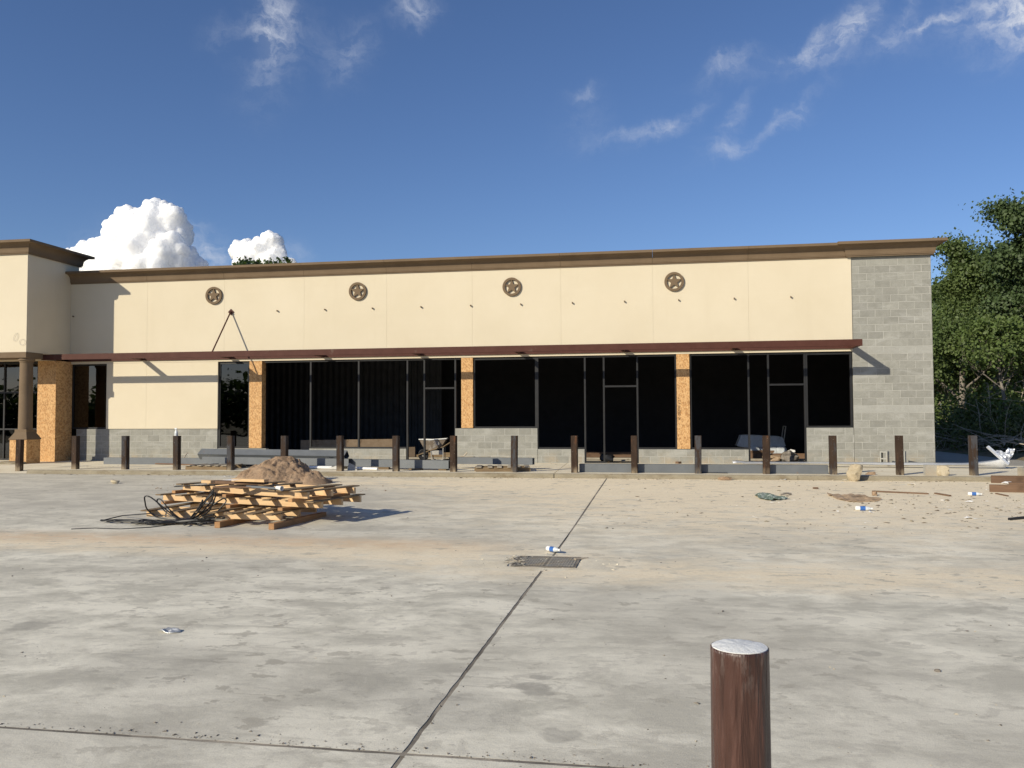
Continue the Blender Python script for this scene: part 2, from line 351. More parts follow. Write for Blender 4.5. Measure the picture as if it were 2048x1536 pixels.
green_m = worn('green_netting', (.11, .155, .12), (.17, .22, .18), 12, .7, 60, .003, (.6, .62, .58), 14, (.54, .6))
card_m = worn('dirty_cardboard', (.33, .235, .15), (.40, .295, .20), 6, .9, 60, .002, (.22, .15, .09), 3, (.55, .66))
tray_m = worn('mortar_caked_steel', (.20, .155, .115), (.30, .245, .19), 6, .8, 60, .003, (.42, .38, .33), 4, (.56, .66))
cap_m = worn('white_cap_concrete', (.76, .76, .73), (.84, .84, .81), 14, .9, 120, .003, (.5, .48, .44), 20, (.66, .72))
pipe_m = worn('grey_pipe', (.40, .38, .34), (.5, .48, .44), 8, .5)
cart_m = worn('dusty_white_paint', (.50, .53, .56), (.6, .63, .66), 4, .5, 60, .001, (.3, .3, .3), 3, (.58, .7))
grate_m = worn('grate_iron', (.25, .235, .205), (.34, .315, .27), 9, .8, 80, .001, (.34, .28, .2), 4, (.5, .6))
bark_m = worn('grey_bark', (.17, .145, .12), (.27, .24, .205), 6, .95, 40, .02, stretch=(1, 1, .25))
twig_m = worn('dry_twig', (.36, .30, .225), (.50, .435, .35), 6, .95)
soil_m = worn('leaf_litter', (.17, .135, .08), (.23, .18, .105), 3, .97, 30, .03, (.10, .12, .05), 1.2, (.5, .62))
leaf_a = leaf_material('leaf_light_green', (.085, .122, .042), (.112, .150, .05))
leaf_b = leaf_material('leaf_dark_green', (.055, .086, .034), (.078, .112, .042))
leaf_d = leaf_material('leaf_olive_brush', (.105, .130, .055), (.14, .155, .075))
leaf_c = leaf_material('leaf_mid_green', (.088, .130, .038), (.118, .158, .048))
print_m = worn('stencil_ink', (.07, .045, .025), (.11, .07, .035), 30, .8)

# ------------------------------------------------------------------ mesh helper
class MB:
    def __init__(s): s.v, s.f = [], []
    def add(s, vs, fs):
        o = len(s.v); s.v += [tuple(p) for p in vs]; s.f += [tuple(i + o for i in f) for f in fs]; return s
    def box(s, lo, hi, M=None):
        (a, b, c), (d, e, g) = lo, hi
        vs = [Vector(p) for p in ((a, b, c), (d, b, c), (d, e, c), (a, e, c), (a, b, g), (d, b, g), (d, e, g), (a, e, g))]
        if M is not None: vs = [M @ p for p in vs]
        return s.add(vs, [(0, 3, 2, 1), (4, 5, 6, 7), (0, 1, 5, 4), (1, 2, 6, 5), (2, 3, 7, 6), (3, 0, 4, 7)])
    def beam(s, p, q, w, h, roll=0.0):          # bar of section w x h from p to q
        p, q = Vector(p), Vector(q); d = (q - p); L = d.length; d.normalize()
        sd = d.cross(Vector((0, 0, 1)));
        if sd.length < 1e-4: sd = Vector((1, 0, 0))
        sd.normalize(); u = sd.cross(d)
        sd, u = sd * math.cos(roll) + u * math.sin(roll), u * math.cos(roll) - sd * math.sin(roll)
        vs = [b + sd * (i * w / 2) + u * (j * h / 2) for b in (p, q) for i, j in ((-1, -1), (1, -1), (1, 1), (-1, 1))]
        return s.add(vs, [(0, 1, 2, 3), (7, 6, 5, 4), (0, 4, 5, 1), (1, 5, 6, 2), (2, 6, 7, 3), (3, 7, 4, 0)])
    def tube(s, pts, r, n=8, cap=True):
        pts = [Vector(p) for p in pts]; rs = r if isinstance(r, (list, tuple)) else [r] * len(pts)
        o = len(s.v); prev = None
        for i, p in enumerate(pts):
            t = (pts[min(i + 1, len(pts) - 1)] - pts[max(i - 1, 0)]).normalized()
            a = prev if prev is not None else (Vector((0, 0, 1)) if abs(t.z) < .9 else Vector((1, 0, 0)))
            a = (a - t * a.dot(t)).normalized(); prev = a; b = t.cross(a)
            for k in range(n):
                th = 2 * math.pi * k / n; s.v.append(tuple(p + (a * math.cos(th) + b * math.sin(th)) * rs[i]))
        for i in range(len(pts) - 1):
            for k in range(n):
                k2 = (k + 1) % n; s.f.append((o + i * n + k, o + i * n + k2, o + (i + 1) * n + k2, o + (i + 1) * n + k))
        if cap:
            s.f.append(tuple(o + k for k in reversed(range(n)))); s.f.append(tuple(o + (len(pts) - 1) * n + k for k in range(n)))
        return s
    def lathe(s, prof, n=24, c=(0, 0, 0), M=None):
        o = len(s.v)
        for r, z in prof:
            for k in range(n):
                th = 2 * math.pi * k / n; p = Vector((r * math.cos(th), r * math.sin(th), z))
                s.v.append(tuple((M @ p if M is not None else p) + Vector(c)))
        for i in range(len(prof) - 1):
            for k in range(n):
                k2 = (k + 1) % n; s.f.append((o + i * n + k, o + i * n + k2, o + (i + 1) * n + k2, o + (i + 1) * n + k))
        s.f.append(tuple(o + k for k in reversed(range(n)))); s.f.append(tuple(o + (len(prof) - 1) * n + k for k in range(n)))
        return s
    def prism(s, pts, d0, d1, ax):              # 2-D outline extruded along ax; ax maps (a, b, depth) to a point
        n = len(pts); vs = [ax(a, b, d0) for a, b in pts] + [ax(a, b, d1) for a, b in pts]
        return s.add(vs, [tuple(range(n)), tuple(reversed(range(n, 2 * n)))] + [(i, i + n, (i + 1) % n + n, (i + 1) % n) for i in range(n)])
    def mesh(s, name):
        me = bpy.data.meshes.new(name); me.from_pydata(s.v, [], s.f); me.validate()
        b = bmesh.new(); b.from_mesh(me); bmesh.ops.recalc_face_normals(b, faces=b.faces); b.to_mesh(me); b.free()
        return me
    def build(s, name, mat, parent=None, smooth=None, bevel=0.0):
        me = s.mesh(name)
        if bevel:
            b = bmesh.new(); b.from_mesh(me)
            ed = [e for e in b.edges if len(e.link_faces) == 2 and e.calc_face_angle(0) > .5]
            bmesh.ops.bevel(b, geom=ed, offset=bevel, segments=1, affect='EDGES', profile=.5); b.to_mesh(me); b.free()
        me.materials.append(mat)
        if smooth is not None: shade(me, smooth)
        return put(name, me, parent)
def shade(me, ang):
    me.polygons.foreach_set('use_smooth', [True] * len(me.polygons)); me.set_sharp_from_angle(angle=R(ang))
def put(name, me, parent=None, loc=None):
    o = bpy.data.objects.new(name, me); C.objects.link(o)
    if parent is not None:
        o.parent = parent
        o.matrix_parent_inverse = Matrix.Identity(4)
        if parent_origin(parent).length > 0 and loc is None: o.location = -parent_origin(parent)
    if loc is not None: o.location = loc
    return o
def parent_origin(p):
    v = Vector((0, 0, 0))
    while p is not None: v += p.location; p = p.parent
    return v
def tag(o, label, cat, group=None):
    o['label'] = label; o['category'] = cat
    if group: o['group'] = group
    return o
def thing(name, label, cat, loc=(0, 0, 0), group=None, rot=(0, 0, 0)):
    o = bpy.data.objects.new(name, None); C.objects.link(o); o.empty_display_size = .2
    o.location = loc; o.rotation_euler = rot
    return tag(o, label, cat, group)
def part(name, me, parent, loc=(0, 0, 0), rot=(0, 0, 0)):    # local coordinates of the parent
    o = bpy.data.objects.new(name, me); C.objects.link(o); o.parent = parent; o.location = loc; o.rotation_euler = rot
    return o
def bpart(name, mb, mat, parent, smooth=None):
    me = mb.mesh(name); me.materials.append(mat)
    if smooth is not None: shade(me, smooth)
    return part(name, me, parent)
def structure(o): o['kind'] = 'structure'; return o
def fbm(p, s, o=4):
    v, a = 0, 1
    for _ in range(o): v += a * mnoise.noise(Vector(p) * s); s *= 2.03; a *= .5
    return v
def rough_edge(mb_v, amp, scale):
    return mb_v

# ------------------------------------------------------------------ ground
gs = 1500
structure(MB().add([(-gs, -gs, -.06), (gs, -gs, -.06), (gs, gs, -.06), (-gs, gs, -.06)], [(0, 1, 2, 3)]).build('ground', soil_m))
lot = bpy.data.objects.new('parking_lot', None); C.objects.link(lot); structure(lot)
JX, JY, GAP = -1.21, 3.93, .014
def lot_slab(x0, x1, y0, y1):
    mb = MB()
    ys = [y0] + [y for y in (11, 15.5) if y0 < y < y1] + [y1]
    ny, nx = 0, 0
    def seq(a, b, near):
        # fine steps close to the visible joints so their edges can wander
        out = [a]; p = a
        while p < b - 1e-6:
            st = .06 if near(p) else 2.0
            p = min(b, p + st); out.append(p)
        return out
    xs = seq(x0, x1, lambda p: -4.2 < p < 1.0 and (y1 == JY - GAP or y0 == JY + GAP))
    yy = seq(y0, y1, lambda p: 3.2 < p < 10 and (x1 == JX - GAP or x0 == JX + GAP))
    for y in yy:
        for x in xs:
            px, py = x, y
            if x in (JX - GAP, JX + GAP): px += .006 * fbm((x * 5, y, 1), 7, 3)
            if y in (JY - GAP, JY + GAP): py += (.004 + .009 * max(0, fbm((x, 3, y), 2.5, 2))) * fbm((x, y * 5, 2), 7, 3)
            mb.v.append((px, py, lot_z(y)))
    n = len(xs)
    for j in range(len(yy) - 1):
        for i in range(n - 1):
            a = j * n + i; mb.f.append((a, a + 1, a + 1 + n, a + n))
    o = len(mb.v)                                      # skirt so that every slab has thickness
    rim = [i for i in range(n)] + [j * n + n - 1 for j in range(1, len(yy))] + [(len(yy) - 1) * n + i for i in range(n - 2, -1, -1)] + [j * n for j in range(len(yy) - 2, 0, -1)]
    for i in rim: v = mb.v[i]; mb.v.append((v[0], v[1], v[2] - .05))
    for k in range(len(rim)):
        k2 = (k + 1) % len(rim); mb.f.append((rim[k2], rim[k], o + k, o + k2))
    return mb
for a in ((-45, JX - GAP, -22, JY - GAP), (JX + GAP, 32, -22, JY - GAP), (-45, JX - GAP, JY + GAP, 20.0), (JX + GAP, 32, JY + GAP, 20.0)):
    lot_slab(*a).build('concrete_slab', lot_m, lot)
jf = MB()
for y0, y1 in ((-22, 11), (11, 20.0)):
    jf.add([(JX - .03, y0, lot_z(y0) - .0035), (JX + .03, y0, lot_z(y0) - .0035), (JX + .03, y1, lot_z(y1) - .0035), (JX - .03, y1, lot_z(y1) - .0035)], [(0, 1, 2, 3)])
jf.add([(-45, JY - .03, -.0006), (32, JY - .03, -.0006), (32, JY + .03, -.0006), (-45, JY + .03, -.0006)], [(0, 1, 2, 3)])
jf.build('joint_filler', joint_m, lot)

# walk in front of the shops, a slab either side of its one open joint, and its kerb
walk = bpy.data.objects.new('sidewalk', None); C.objects.link(walk); structure(walk)
def kerb_slab(x0, x1):
    mb = MB(); xs = [x0 + (x1 - x0) * i / max(1, int((x1 - x0) / .22)) for i in range(int((x1 - x0) / .22) + 1)]
    sec = [(20.015, .05), (20.0, .13), (20.012, .225), (20.035, .25), (20.07, ZS)]
    for x in xs:
        for k, (y, z) in enumerate(sec):
            w = .012 * fbm((x, k * .3, 0), 1.7, 4) if 0 < k < 4 else 0
            mb.v.append((x, y + w, z + w * .5))
    n = len(sec)
    for i in range(len(xs) - 1):
        for k in range(n - 1): a = i * n + k; mb.f.append((a, a + n, a + n + 1, a + 1))
    return mb
KX0 = -16.6; JT0, JT1 = -2.46, -2.63
def slab(pts, z0=.02):
    return MB().prism(pts, z0, ZS, lambda a, b, d: (a, b, d))
slab([(KX0, 20.07), (JT0 - .008, 20.07), (JT1 - .008, D + .05), (KX0, D + .05)]).build('walk_slab', walk_m, walk)
slab([(JT0 + .008, 20.07), (9.9, 20.07), (9.9, 24.3), (7.6, 24.35), (7.6, D + .05), (JT1 + .008, D + .05)]).build('walk_slab', walk_m, walk)
for a in ((KX0, -9.0), (-8.99, JT0 - .01), (JT0 + .01, 3.1), (3.11, 9.9)): kerb_slab(*a).build('kerb', kerb_m, walk, 50)
MB().add([(-34, 19.95, .148), (KX0, 20.0, .15), (KX0, 21.5, ZS - .001), (-34, 21.5, ZS - .001), (KX0, D + .05, ZS - .001), (-34, D + .05, ZS - .001)], [(0, 1, 2, 3), (3, 2, 4, 5)]).build('ramp_slab', walk_m, walk)
structure(MB().add([(7.41, 24.33, .235), (11.1, 24.0, .20), (12.2, 27, .16), (11.6, 31, .14), (11.0, 38, .15), (10.0, 52, .2), (7.41, 52, .2)], [(0, 1, 2, 3, 4, 5, 6)]).build('driveway', asph_m))
MB().add([(9.9, 20, .14), (40, 20, .14), (40, 24.0, .14), (11.1, 24.0, .16), (9.9, 24.33, .20)], [(0, 1, 2, 3, 4)]).build('dirt_verge', walk_m)
bpy.data.objects['dirt_verge']['kind'] = 'structure'
# rising forest floor beyond the driveway
mb = MB(); nx, ny = 40, 50
for j in range(ny + 1):
    for i in range(nx + 1):
        x = 11.0 + 60 * (i / nx) ** 1.6; y = 24 + 60 * j / ny
        ex = max(0, min(1, (x - 11.0) / 1.2))
        mb.v.append((x + (.25 * fbm((0, y, 3), .7, 3) if i == 0 else 0), y, .13 + ex * (.22 + .16 * fbm((x, y, 0), .6, 4))))
for j in range(ny):
    for i in range(nx): a = j * (nx + 1) + i; mb.f.append((a, a + 1, a + nx + 2, a + nx + 1))
structure(mb.build('forest_floor', soil_m, None, 180))

# ------------------------------------------------------------------ the building
bld = thing('shop_building', 'long cream shop row under construction with brown cornice, block pier and open storefronts', 'building')
CMU_COUNT = [0]; BLK = {}
def block_mesh(L, pale):
    key = (round(L, 3), pale)
    if key not in BLK:
        mb = MB(); h, b, dp = .1932, .005, .11
        v = [(0, b, 0), (L, b, 0), (L, b, h), (0, b, h), (b, 0, b), (L - b, 0, b), (L - b, 0, h - b), (b, 0, h - b), (0, dp, 0), (L, dp, 0), (L, dp, h), (0, dp, h)]
        mb.add(v, [(4, 5, 6, 7), (0, 1, 5, 4), (1, 2, 6, 5), (2, 3, 7, 6), (3, 0, 4, 7), (1, 9, 10, 2), (8, 0, 3, 11), (3, 2, 10, 11), (0, 8, 9, 1)])
        me = mb.mesh('concrete_block'); me.materials.append(cmul_m if pale else cmu_m); BLK[key] = me
    return BLK[key]
def block_wall(x0, x1, n, z0=ZS, phase=0.0, pale=(), back=True, yf=D):
    w = MB().box((x0 + .001, yf + .003, z0), (x1 - .001, yf + .19, z0 + n * .2032 - .004)).build('block_wall', mortar_m, bld)
    for c in range(n):
        x = x0 - ((phase + (c % 2) * .2032) % .4064)
        while x < x1 - .02:
            a, b = max(x, x0), min(x + .3964, x1)
            if b - a > .03:
                o = put('concrete_block', block_mesh(b - a, c in pale), w)
                jx = rng.uniform(-.0015, .0015)
                o.location = (a, yf + jx, z0 + c * .2032 + .005); CMU_COUNT[0] += 1
            x += .4064
    return w
Z2, Z5 = ZS + 2 * .2032, ZS + 5 * .2032
block_wall(5.325, 7.40, 29, pale=(7, 15), phase=.2)
block_wall(-18.6, -13.66, 5, phase=.1)
block_wall(-13.64, -12.02, 2, phase=.05)
block_wall(-10.60, -7.50, 2, phase=.0)
block_wall(-5.98, -3.50, 5, phase=.12)
block_wall(-3.49, -2.12, 2, phase=.3)
block_wall(-.56, 2.50, 2, phase=.08)
block_wall(4.07, 5.315, 5, phase=.2)
# upper stucco panels, 2.66 m apart with open control joints, on a backing wall
HEAD = 3.385
MB().box((-18.85, D + .012, HEAD + .006), (5.295, D + .21, 6.2)).build('backing_wall', stucco_m, bld)
JN = [-18.85] + [-16.11 + 2.666 * i for i in range(9)]; JN = [x for x in JN if x < 5.0] + [5.325]
def panel(x0, x1, z0, z1, yf=D - .025):
    MB().box((x0 + .0012, yf, z0), (x1 - .0012, D + .010, z1)).build('wall_panel', stucco_m, bld, bevel=.001)
for a, b in zip(JN[:-1], JN[1:]): panel(a, b, HEAD, 6.0)
panel(-17.52, -16.11, 1.275, HEAD - .004); panel(-16.11, -13.645, 1.275, HEAD - .004)
panel(-18.85, -17.52, 3.372, HEAD - .004)
MB().box((-17.52, D + .012, 1.275), (-13.65, D + .2, HEAD)).build('backing_wall', stucco_m, bld)
# shell behind: roof, floor, side and rear walls
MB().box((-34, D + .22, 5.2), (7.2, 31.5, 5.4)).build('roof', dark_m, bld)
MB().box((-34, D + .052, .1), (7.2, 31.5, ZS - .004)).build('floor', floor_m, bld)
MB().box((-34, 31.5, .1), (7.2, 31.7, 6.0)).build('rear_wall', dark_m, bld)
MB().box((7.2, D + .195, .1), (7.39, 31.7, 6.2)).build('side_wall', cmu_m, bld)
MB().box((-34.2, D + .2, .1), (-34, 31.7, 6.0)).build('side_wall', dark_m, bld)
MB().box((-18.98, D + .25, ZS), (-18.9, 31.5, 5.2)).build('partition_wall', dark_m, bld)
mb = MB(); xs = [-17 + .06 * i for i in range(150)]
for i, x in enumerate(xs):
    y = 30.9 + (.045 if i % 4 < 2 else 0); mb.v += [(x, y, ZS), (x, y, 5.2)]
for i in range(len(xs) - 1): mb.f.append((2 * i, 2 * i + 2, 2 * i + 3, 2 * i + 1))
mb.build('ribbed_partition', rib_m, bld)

# cornices: a swept cove with a flat fascia
PROF = [(.0, 0), (.035, 0), (.035, .03), (.055, .034), (.055, .06), (.062, .064)]
PROF += [(.062 + .225 * (1 - math.cos(t * math.pi / 2)) ** 1.15, .064 + .245 * math.sin(t * math.pi / 2) ** .95) for t in [i / 9 for i in range(1, 10)]] + [(.30, .309), (.30, .375), (.285, .385), (0, .385)]
def sweep(path, prof, z0, name, k=1.0, joints=()):
    P = [Vector((x, y, 0)) for x, y in path]; mb = MB(); n = len(prof)
    for i, p in enumerate(P):
        d0 = (p - P[i - 1]).normalized() if i else None
        d1 = (P[i + 1] - p).normalized() if i < len(P) - 1 else None
        nn = [Vector((d.y, -d.x, 0)) for d in (d0, d1) if d is not None]
        off = nn[0] if len(nn) == 1 else (nn[0] + nn[1]) / (1 + nn[0].dot(nn[1]))
        for a, b in prof: mb.v.append(tuple(p + off * a * k + Vector((0, 0, z0 + b * k))))
    for i in range(len(P) - 1):
        for j in range(n - 1): a = i * n + j; mb.f.append((a, a + n, a + n + 1, a + 1))
    mb.f += [tuple(range(n)), tuple(range((len(P) - 1) * n, len(P) * n))]
    return mb.build(name, cornice_m, bld, 28)
cj = [-18.85] + [-16.11 + 2.666 * i for i in range(8)] + [5.22]
for a, b in zip(cj[:-1], cj[1:]): sweep([(a + .003, D - .02), (b - .003, D - .02)], PROF, 5.985, 'cornice')
sweep([(5.222, D + .2), (5.222, D - .075), (7.42, D - .075), (7.42, 31.7)], PROF, 5.99, 'cornice', 1.03)
# tower block at the left
tower = MB().box((-34, 22.61, 3.63), (-18.85, 24.92, 6.75)).build('tower_block', stucco_m, bld, bevel=.004)
sweep([(-34, 22.60), (-18.84, 22.60), (-18.84, 24.95), (-21, 24.95)], PROF, 6.62, 'cornice', 1.03)
MB().box((-34, 22.58, 3.46), (-18.83, 23.3, 3.634)).build('entablature', cornice_m, bld, bevel=.006)
MB().box((-34, 23.3, 3.5), (-19.4, 24.6, 3.6)).build('soffit', stucco_m, bld)
# round column on a boarded pedestal
cx, cy = -19.04, 22.86
colm = MB().lathe([(.20, 1.28), (.195, 1.5), (.18, 3.33), (.20, 3.335), (.20, 3.36), (.235, 3.39), (.235, 3.46)], 32, (cx, cy, 0)).build('column', cornice_m, bld, 35)
ped = MB().box((cx - .29, cy - .29, ZS), (cx + .29, cy + .29, .98)).build('pedestal', osb_m, bld, bevel=.004)
v = [(cx + sx * .31, cy + sy * .31, z) for z in (.98, 1.0) for sx, sy in ((-1, -1), (1, -1), (1, 1), (-1, 1))] + [(cx + sx * .2, cy + sy * .2, 1.2) for sx, sy in ((-1, -1), (1, -1), (1, 1), (-1, 1))] + [(cx + sx * .2, cy + sy * .2, 1.29) for sx, sy in ((-1, -1), (1, -1), (1, 1), (-1, 1))]
fs = [(0, 1, 2, 3), (12, 13, 14, 15)] + [(4 * l + i, 4 * l + (i + 1) % 4, 4 * l + 4 + (i + 1) % 4, 4 * l + 4 + i) for l in range(3) for i in range(4)]
MB().add(v, fs).build('pedestal_cap', cornice_m, ped)
# oriented-strand-board cladding: separate sheets on each column
def osb_sheets(x0, x1, y0, y1, zs, sides):
    core = MB().box((x0 + .014, y0 + .014, zs[0]), (x1 - .014, y1, zs[-1])).build('boarded_column', dark_m, bld)
    for a, b in zip(zs[:-1], zs[1:]):
        j = rng.uniform(0, .003)
        MB().box((x0, y0 - j, a + .0015), (x1, y0 + .012, b - .0015)).build('strand_board_sheet', osb_m, core)
        if 'r' in sides: MB().box((x1 - .012, y0 + .0125, a + .0015), (x1 + j, y1, b - .0015)).build('strand_board_sheet', osb_m, core)
        if 'l' in sides: MB().box((x0 - j, y0 + .0125, a + .0015), (x0 + .012, y1, b - .0015)).build('strand_board_sheet', osb_m, core)
    return core
big = osb_sheets(-19.45, -18.80, 23.85, D + .04, [ZS, 1.0, 2.05, 3.45], 'rl')
osb_sheets(-12.586, -12.17, D - .012, 24.83, [Z2 + .01, 1.9, 3.1, HEAD - .006], 'rl')
osb_sheets(-5.79, -5.435, D - .012, 24.83, [Z5 + .01, 2.2, HEAD - .006], 'rl')
o3 = osb_sheets(.53, .89, D - .012, 24.83, [Z2 + .01, 1.35, 2.95, HEAD - .006], 'rl')
# smudged mill stamp down the left edge of the right-hand column: unreadable blocks of ink
mb = MB(); r2 = random.Random(4); z = 1.5
while z < 2.1:
    h = r2.uniform(.012, .026); w = r2.uniform(.05, .085)
    if r2.random() < .8:
        for k in range(3):
            a = .56 + w * k / 3; mb.box((a, D - .0165, z), (a + w / 3 * r2.uniform(.4, .9), D - .0148, z + h * r2.uniform(.6, 1)))
    z += h + r2.uniform(.006, .014)
mb.build('mill_stamp', print_m, o3)

# dark storefront frames (glass not fitted yet in the wide bays)
FY0, FY1, FW = D + .03, D + .115, .05
def frame(name, verts, rails, parent=bld):
    mb = MB()
    for x, z0, z1 in verts: mb.box((x - FW / 2, FY0, z0), (x + FW / 2, FY1, z1))
    for x0, x1, z in rails: mb.box((x0, FY0 + .002, z - FW / 2), (x1, FY1 - .002, z + FW / 2))
    return mb.build(name, frame_m, parent)
TOP = HEAD - .03
def window(x0, x1, z0, z1, mids=(), tr=(), glass=True):
    fr = frame('window_frame', [(x0 + .025, z0, z1), (x1 - .025, z0, z1)] + [(x, z0, z1) for x in mids], [(x0 + .05, x1 - .05, z0 + .025), (x0 + .05, x1 - .05, z1 - .025)] + [(x0 + .05, x1 - .05, z) for z in tr])
    if glass:
        cuts = [x0 + .05] + [c for x in mids for c in (x - .025, x + .025)] + [x1 - .05]
        zz = [z0 + .05] + [c for z in tr for c in (z - .025, z + .025)] + [z1 - .05]
        for i in range(0, len(cuts), 2):
            for j in range(0, len(zz), 2):
                MB().box((cuts[i], D + .065, zz[j]), (cuts[i + 1], D + .073, zz[j + 1])).build('glass_pane', glass_m, fr)
    return fr
window(-18.80, -17.525, 1.275, 3.37)
window(-13.64, -12.59, Z2, TOP)
window(-5.43, -3.52, Z5, TOP, glass=False)
frame('window_frame', [(-10.575, Z2, TOP), (-9.02, Z2, TOP)], [(-12.1, -7.5, TOP - .0)] + [(-10.6, -7.51, Z2 + .025)])
frame('door_frame', [(-7.475, ZS, TOP), (-6.945, ZS, TOP), (-5.985, ZS, TOP)], [(-6.92, -6.01, 2.48), (-7.45, -5.80, TOP)])
frame('window_frame', [(-3.495, Z2, TOP)], [(-3.47, -2.12, Z2 + .025), (-3.47, -2.12, TOP)])
frame('door_frame', [(-2.10, ZS, TOP), (-1.55, ZS, TOP), (-.585, ZS, TOP)], [(-1.525, -.61, 2.48), (-2.075, -.61, TOP), (-2.075, -1.575, ZS + .025)])
frame('window_frame', [(.505, Z2, TOP)], [(-.56, .48, Z2 + .025), (-.56, .48, TOP)])
frame('window_frame', [(.92, Z2, TOP)], [(.945, 2.5, Z2 + .025), (.945, 2.5, TOP)])
frame('door_frame', [(2.525, ZS, TOP), (3.065, ZS, TOP), (4.048, ZS, TOP)], [(3.09, 4.02, 2.48), (2.55, 4.02, TOP), (2.55, 3.04, ZS + .025)])
window(4.07, 5.30, Z5, TOP, glass=False)
window(-33, -19.46, ZS, 3.48, mids=(-31, -29, -27, -25, -23.0, -21.3, -20.05), tr=(1.27, 2.48))

# canopy: open maroon channel frame bolted to the wall
can = MB().box((-18.86, D - .075, 3.455), (5.315, D - .067, 3.61)).box((-18.86, D - .067, 3.595), (5.315, D - .027, 3.61)).box((-18.86, D - .067, 3.455), (5.315, D - .027, 3.465)).build('canopy', maroon_m, bld)
CY = 23.37
MB().box((-18.95, CY, 3.44), (5.315, CY + .012, 3.612)).box((-18.95, CY + .012, 3.60), (5.315, CY + .085, 3.612)).box((-18.95, CY + .012, 3.44), (5.315, CY + .085, 3.452)).build('outer_channel', maroon_m, can)
hang = [-13.21 + 1.5315 * i for i in range(-3, 12)]
for x in [-16.27, -13.21, -10.15, -7.08, -4.02, -.96, 2.1]:
    MB().box((x - .05, CY + .09, 3.475), (x + .05, D - .078, 3.585)).build('cross_bar', maroon_m, can)
MB().box((5.215, CY + .09, 3.445), (5.312, D - .078, 3.605)).build('cross_bar', maroon_m, can)
MB().tube([(-13.21, D - .07, 4.93), (-13.21, CY + .05, 3.60)], .022, 8).build('hanger_rod', maroon_m, can)
MB().prism([(0, .1), (.1, 0), (0, -.1), (-.1, 0)], D - .05, D - .026, lambda a, b, d: (-13.21 + a, d, 4.94 + b)).tube([(-13.21, D - .05, 4.94), (-13.21, D - .13, 4.92)], .03, 8).build('hanger_plate', maroon_m, can)
for i, x in enumerate([FY(149, 631, D).x] + [FY(px, py, D).x for px, py in ((556, 622), (651, 619), (746, 617), (843, 614.5), (942, 611.5), (1042, 610), (1145, 606), (1249, 603), (1357, 600), (1468, 597), (1581, 594))]):
    MB().box((x - .012, D - .095, 4.915), (x + .012, D - .02, 4.955)).build('hanger_stub', cornice_m, bld)

# star medallions
for i, (x, z) in enumerate(((-13.79, 5.475), (-9.03, 5.47), (-4.24, 5.46), (.49, 5.465))):
    ring = MB(); n = 40; ro, ri = .275, .205
    for d in (D - .085, D - .022):
        for r in (ro, ri): ring.v += [(x + r * math.sin(2 * math.pi * k / n), d, z + r * math.cos(2 * math.pi * k / n)) for k in range(n)]
    for k in range(n):
        k2 = (k + 1) % n
        ring.f += [(k, k2, n + k2, n + k), (k, 2 * n + k, 2 * n + k2, k2), (n + k2, 3 * n + k2, 3 * n + k, n + k)]
    rg = ring.build('star_medallion', cornice_m, bld, 40)
    pts = [((.225 if k % 2 == 0 else .092) * math.sin(math.pi * k / 5), (.225 if k % 2 == 0 else .092) * math.cos(math.pi * k / 5)) for k in range(10)]
    MB().prism(pts, D - .078, D - .022, lambda a, b, d: (x + a, d, z + b)).build('star', cornice_m, rg)
# loose wire loops under the tower
mb = MB()
for (px, py, a, b, t) in ((31, 674, .06, .13, .4), (44, 684, .10, .09, 0)):
    c = FY(px, py, 22.58); mb.tube([(c.x + a * math.cos(k * .45) * math.cos(t) + b * math.sin(k * .45) * math.sin(t), 22.585, c.z + b * math.sin(k * .45) * math.cos(t) - a * math.cos(k * .45) * math.sin(t)) for k in range(15)], .004, 5)
mb.build('wire_loop', pipe_m, bld)
print('blocks', CMU_COUNT[0])
#PART2
# ------------------------------------------------------------------ steel posts along the kerb
def post_mesh():
    mb = MB(); a, t, h = .076, .007, .89
    o = [(-a, -a), (a, -a), (a, a), (-a, a)]; i = [(x * (1 - t / a), y * (1 - t / a)) for x, y in o]
    mb.v += [(x, y, -.05) for x, y in o] + [(x, y, h) for x, y in o] + [(x, y, h) for x, y in i] + [(x, y, h - .006) for x, y in i]
    for k in range(4):
        k2 = (k + 1) % 4
        mb.f += [(k, k2, 4 + k2, 4 + k), (4 + k, 4 + k2, 8 + k2, 8 + k), (8 + k, 8 + k2, 12 + k2, 12 + k)]
    mb.f += [(15, 14, 13, 12)]
    me = mb.mesh('steel_post')
    b = bmesh.new(); b.from_mesh(me)
    bmesh.ops.bevel(b, geom=[e for e in b.edges if abs(e.verts[0].co.z - e.verts[1].co.z) > .5], offset=.010, segments=2, affect='EDGES'); b.to_mesh(me); b.free()
    me.materials.append(rust_m); return me
PM = post_mesh()
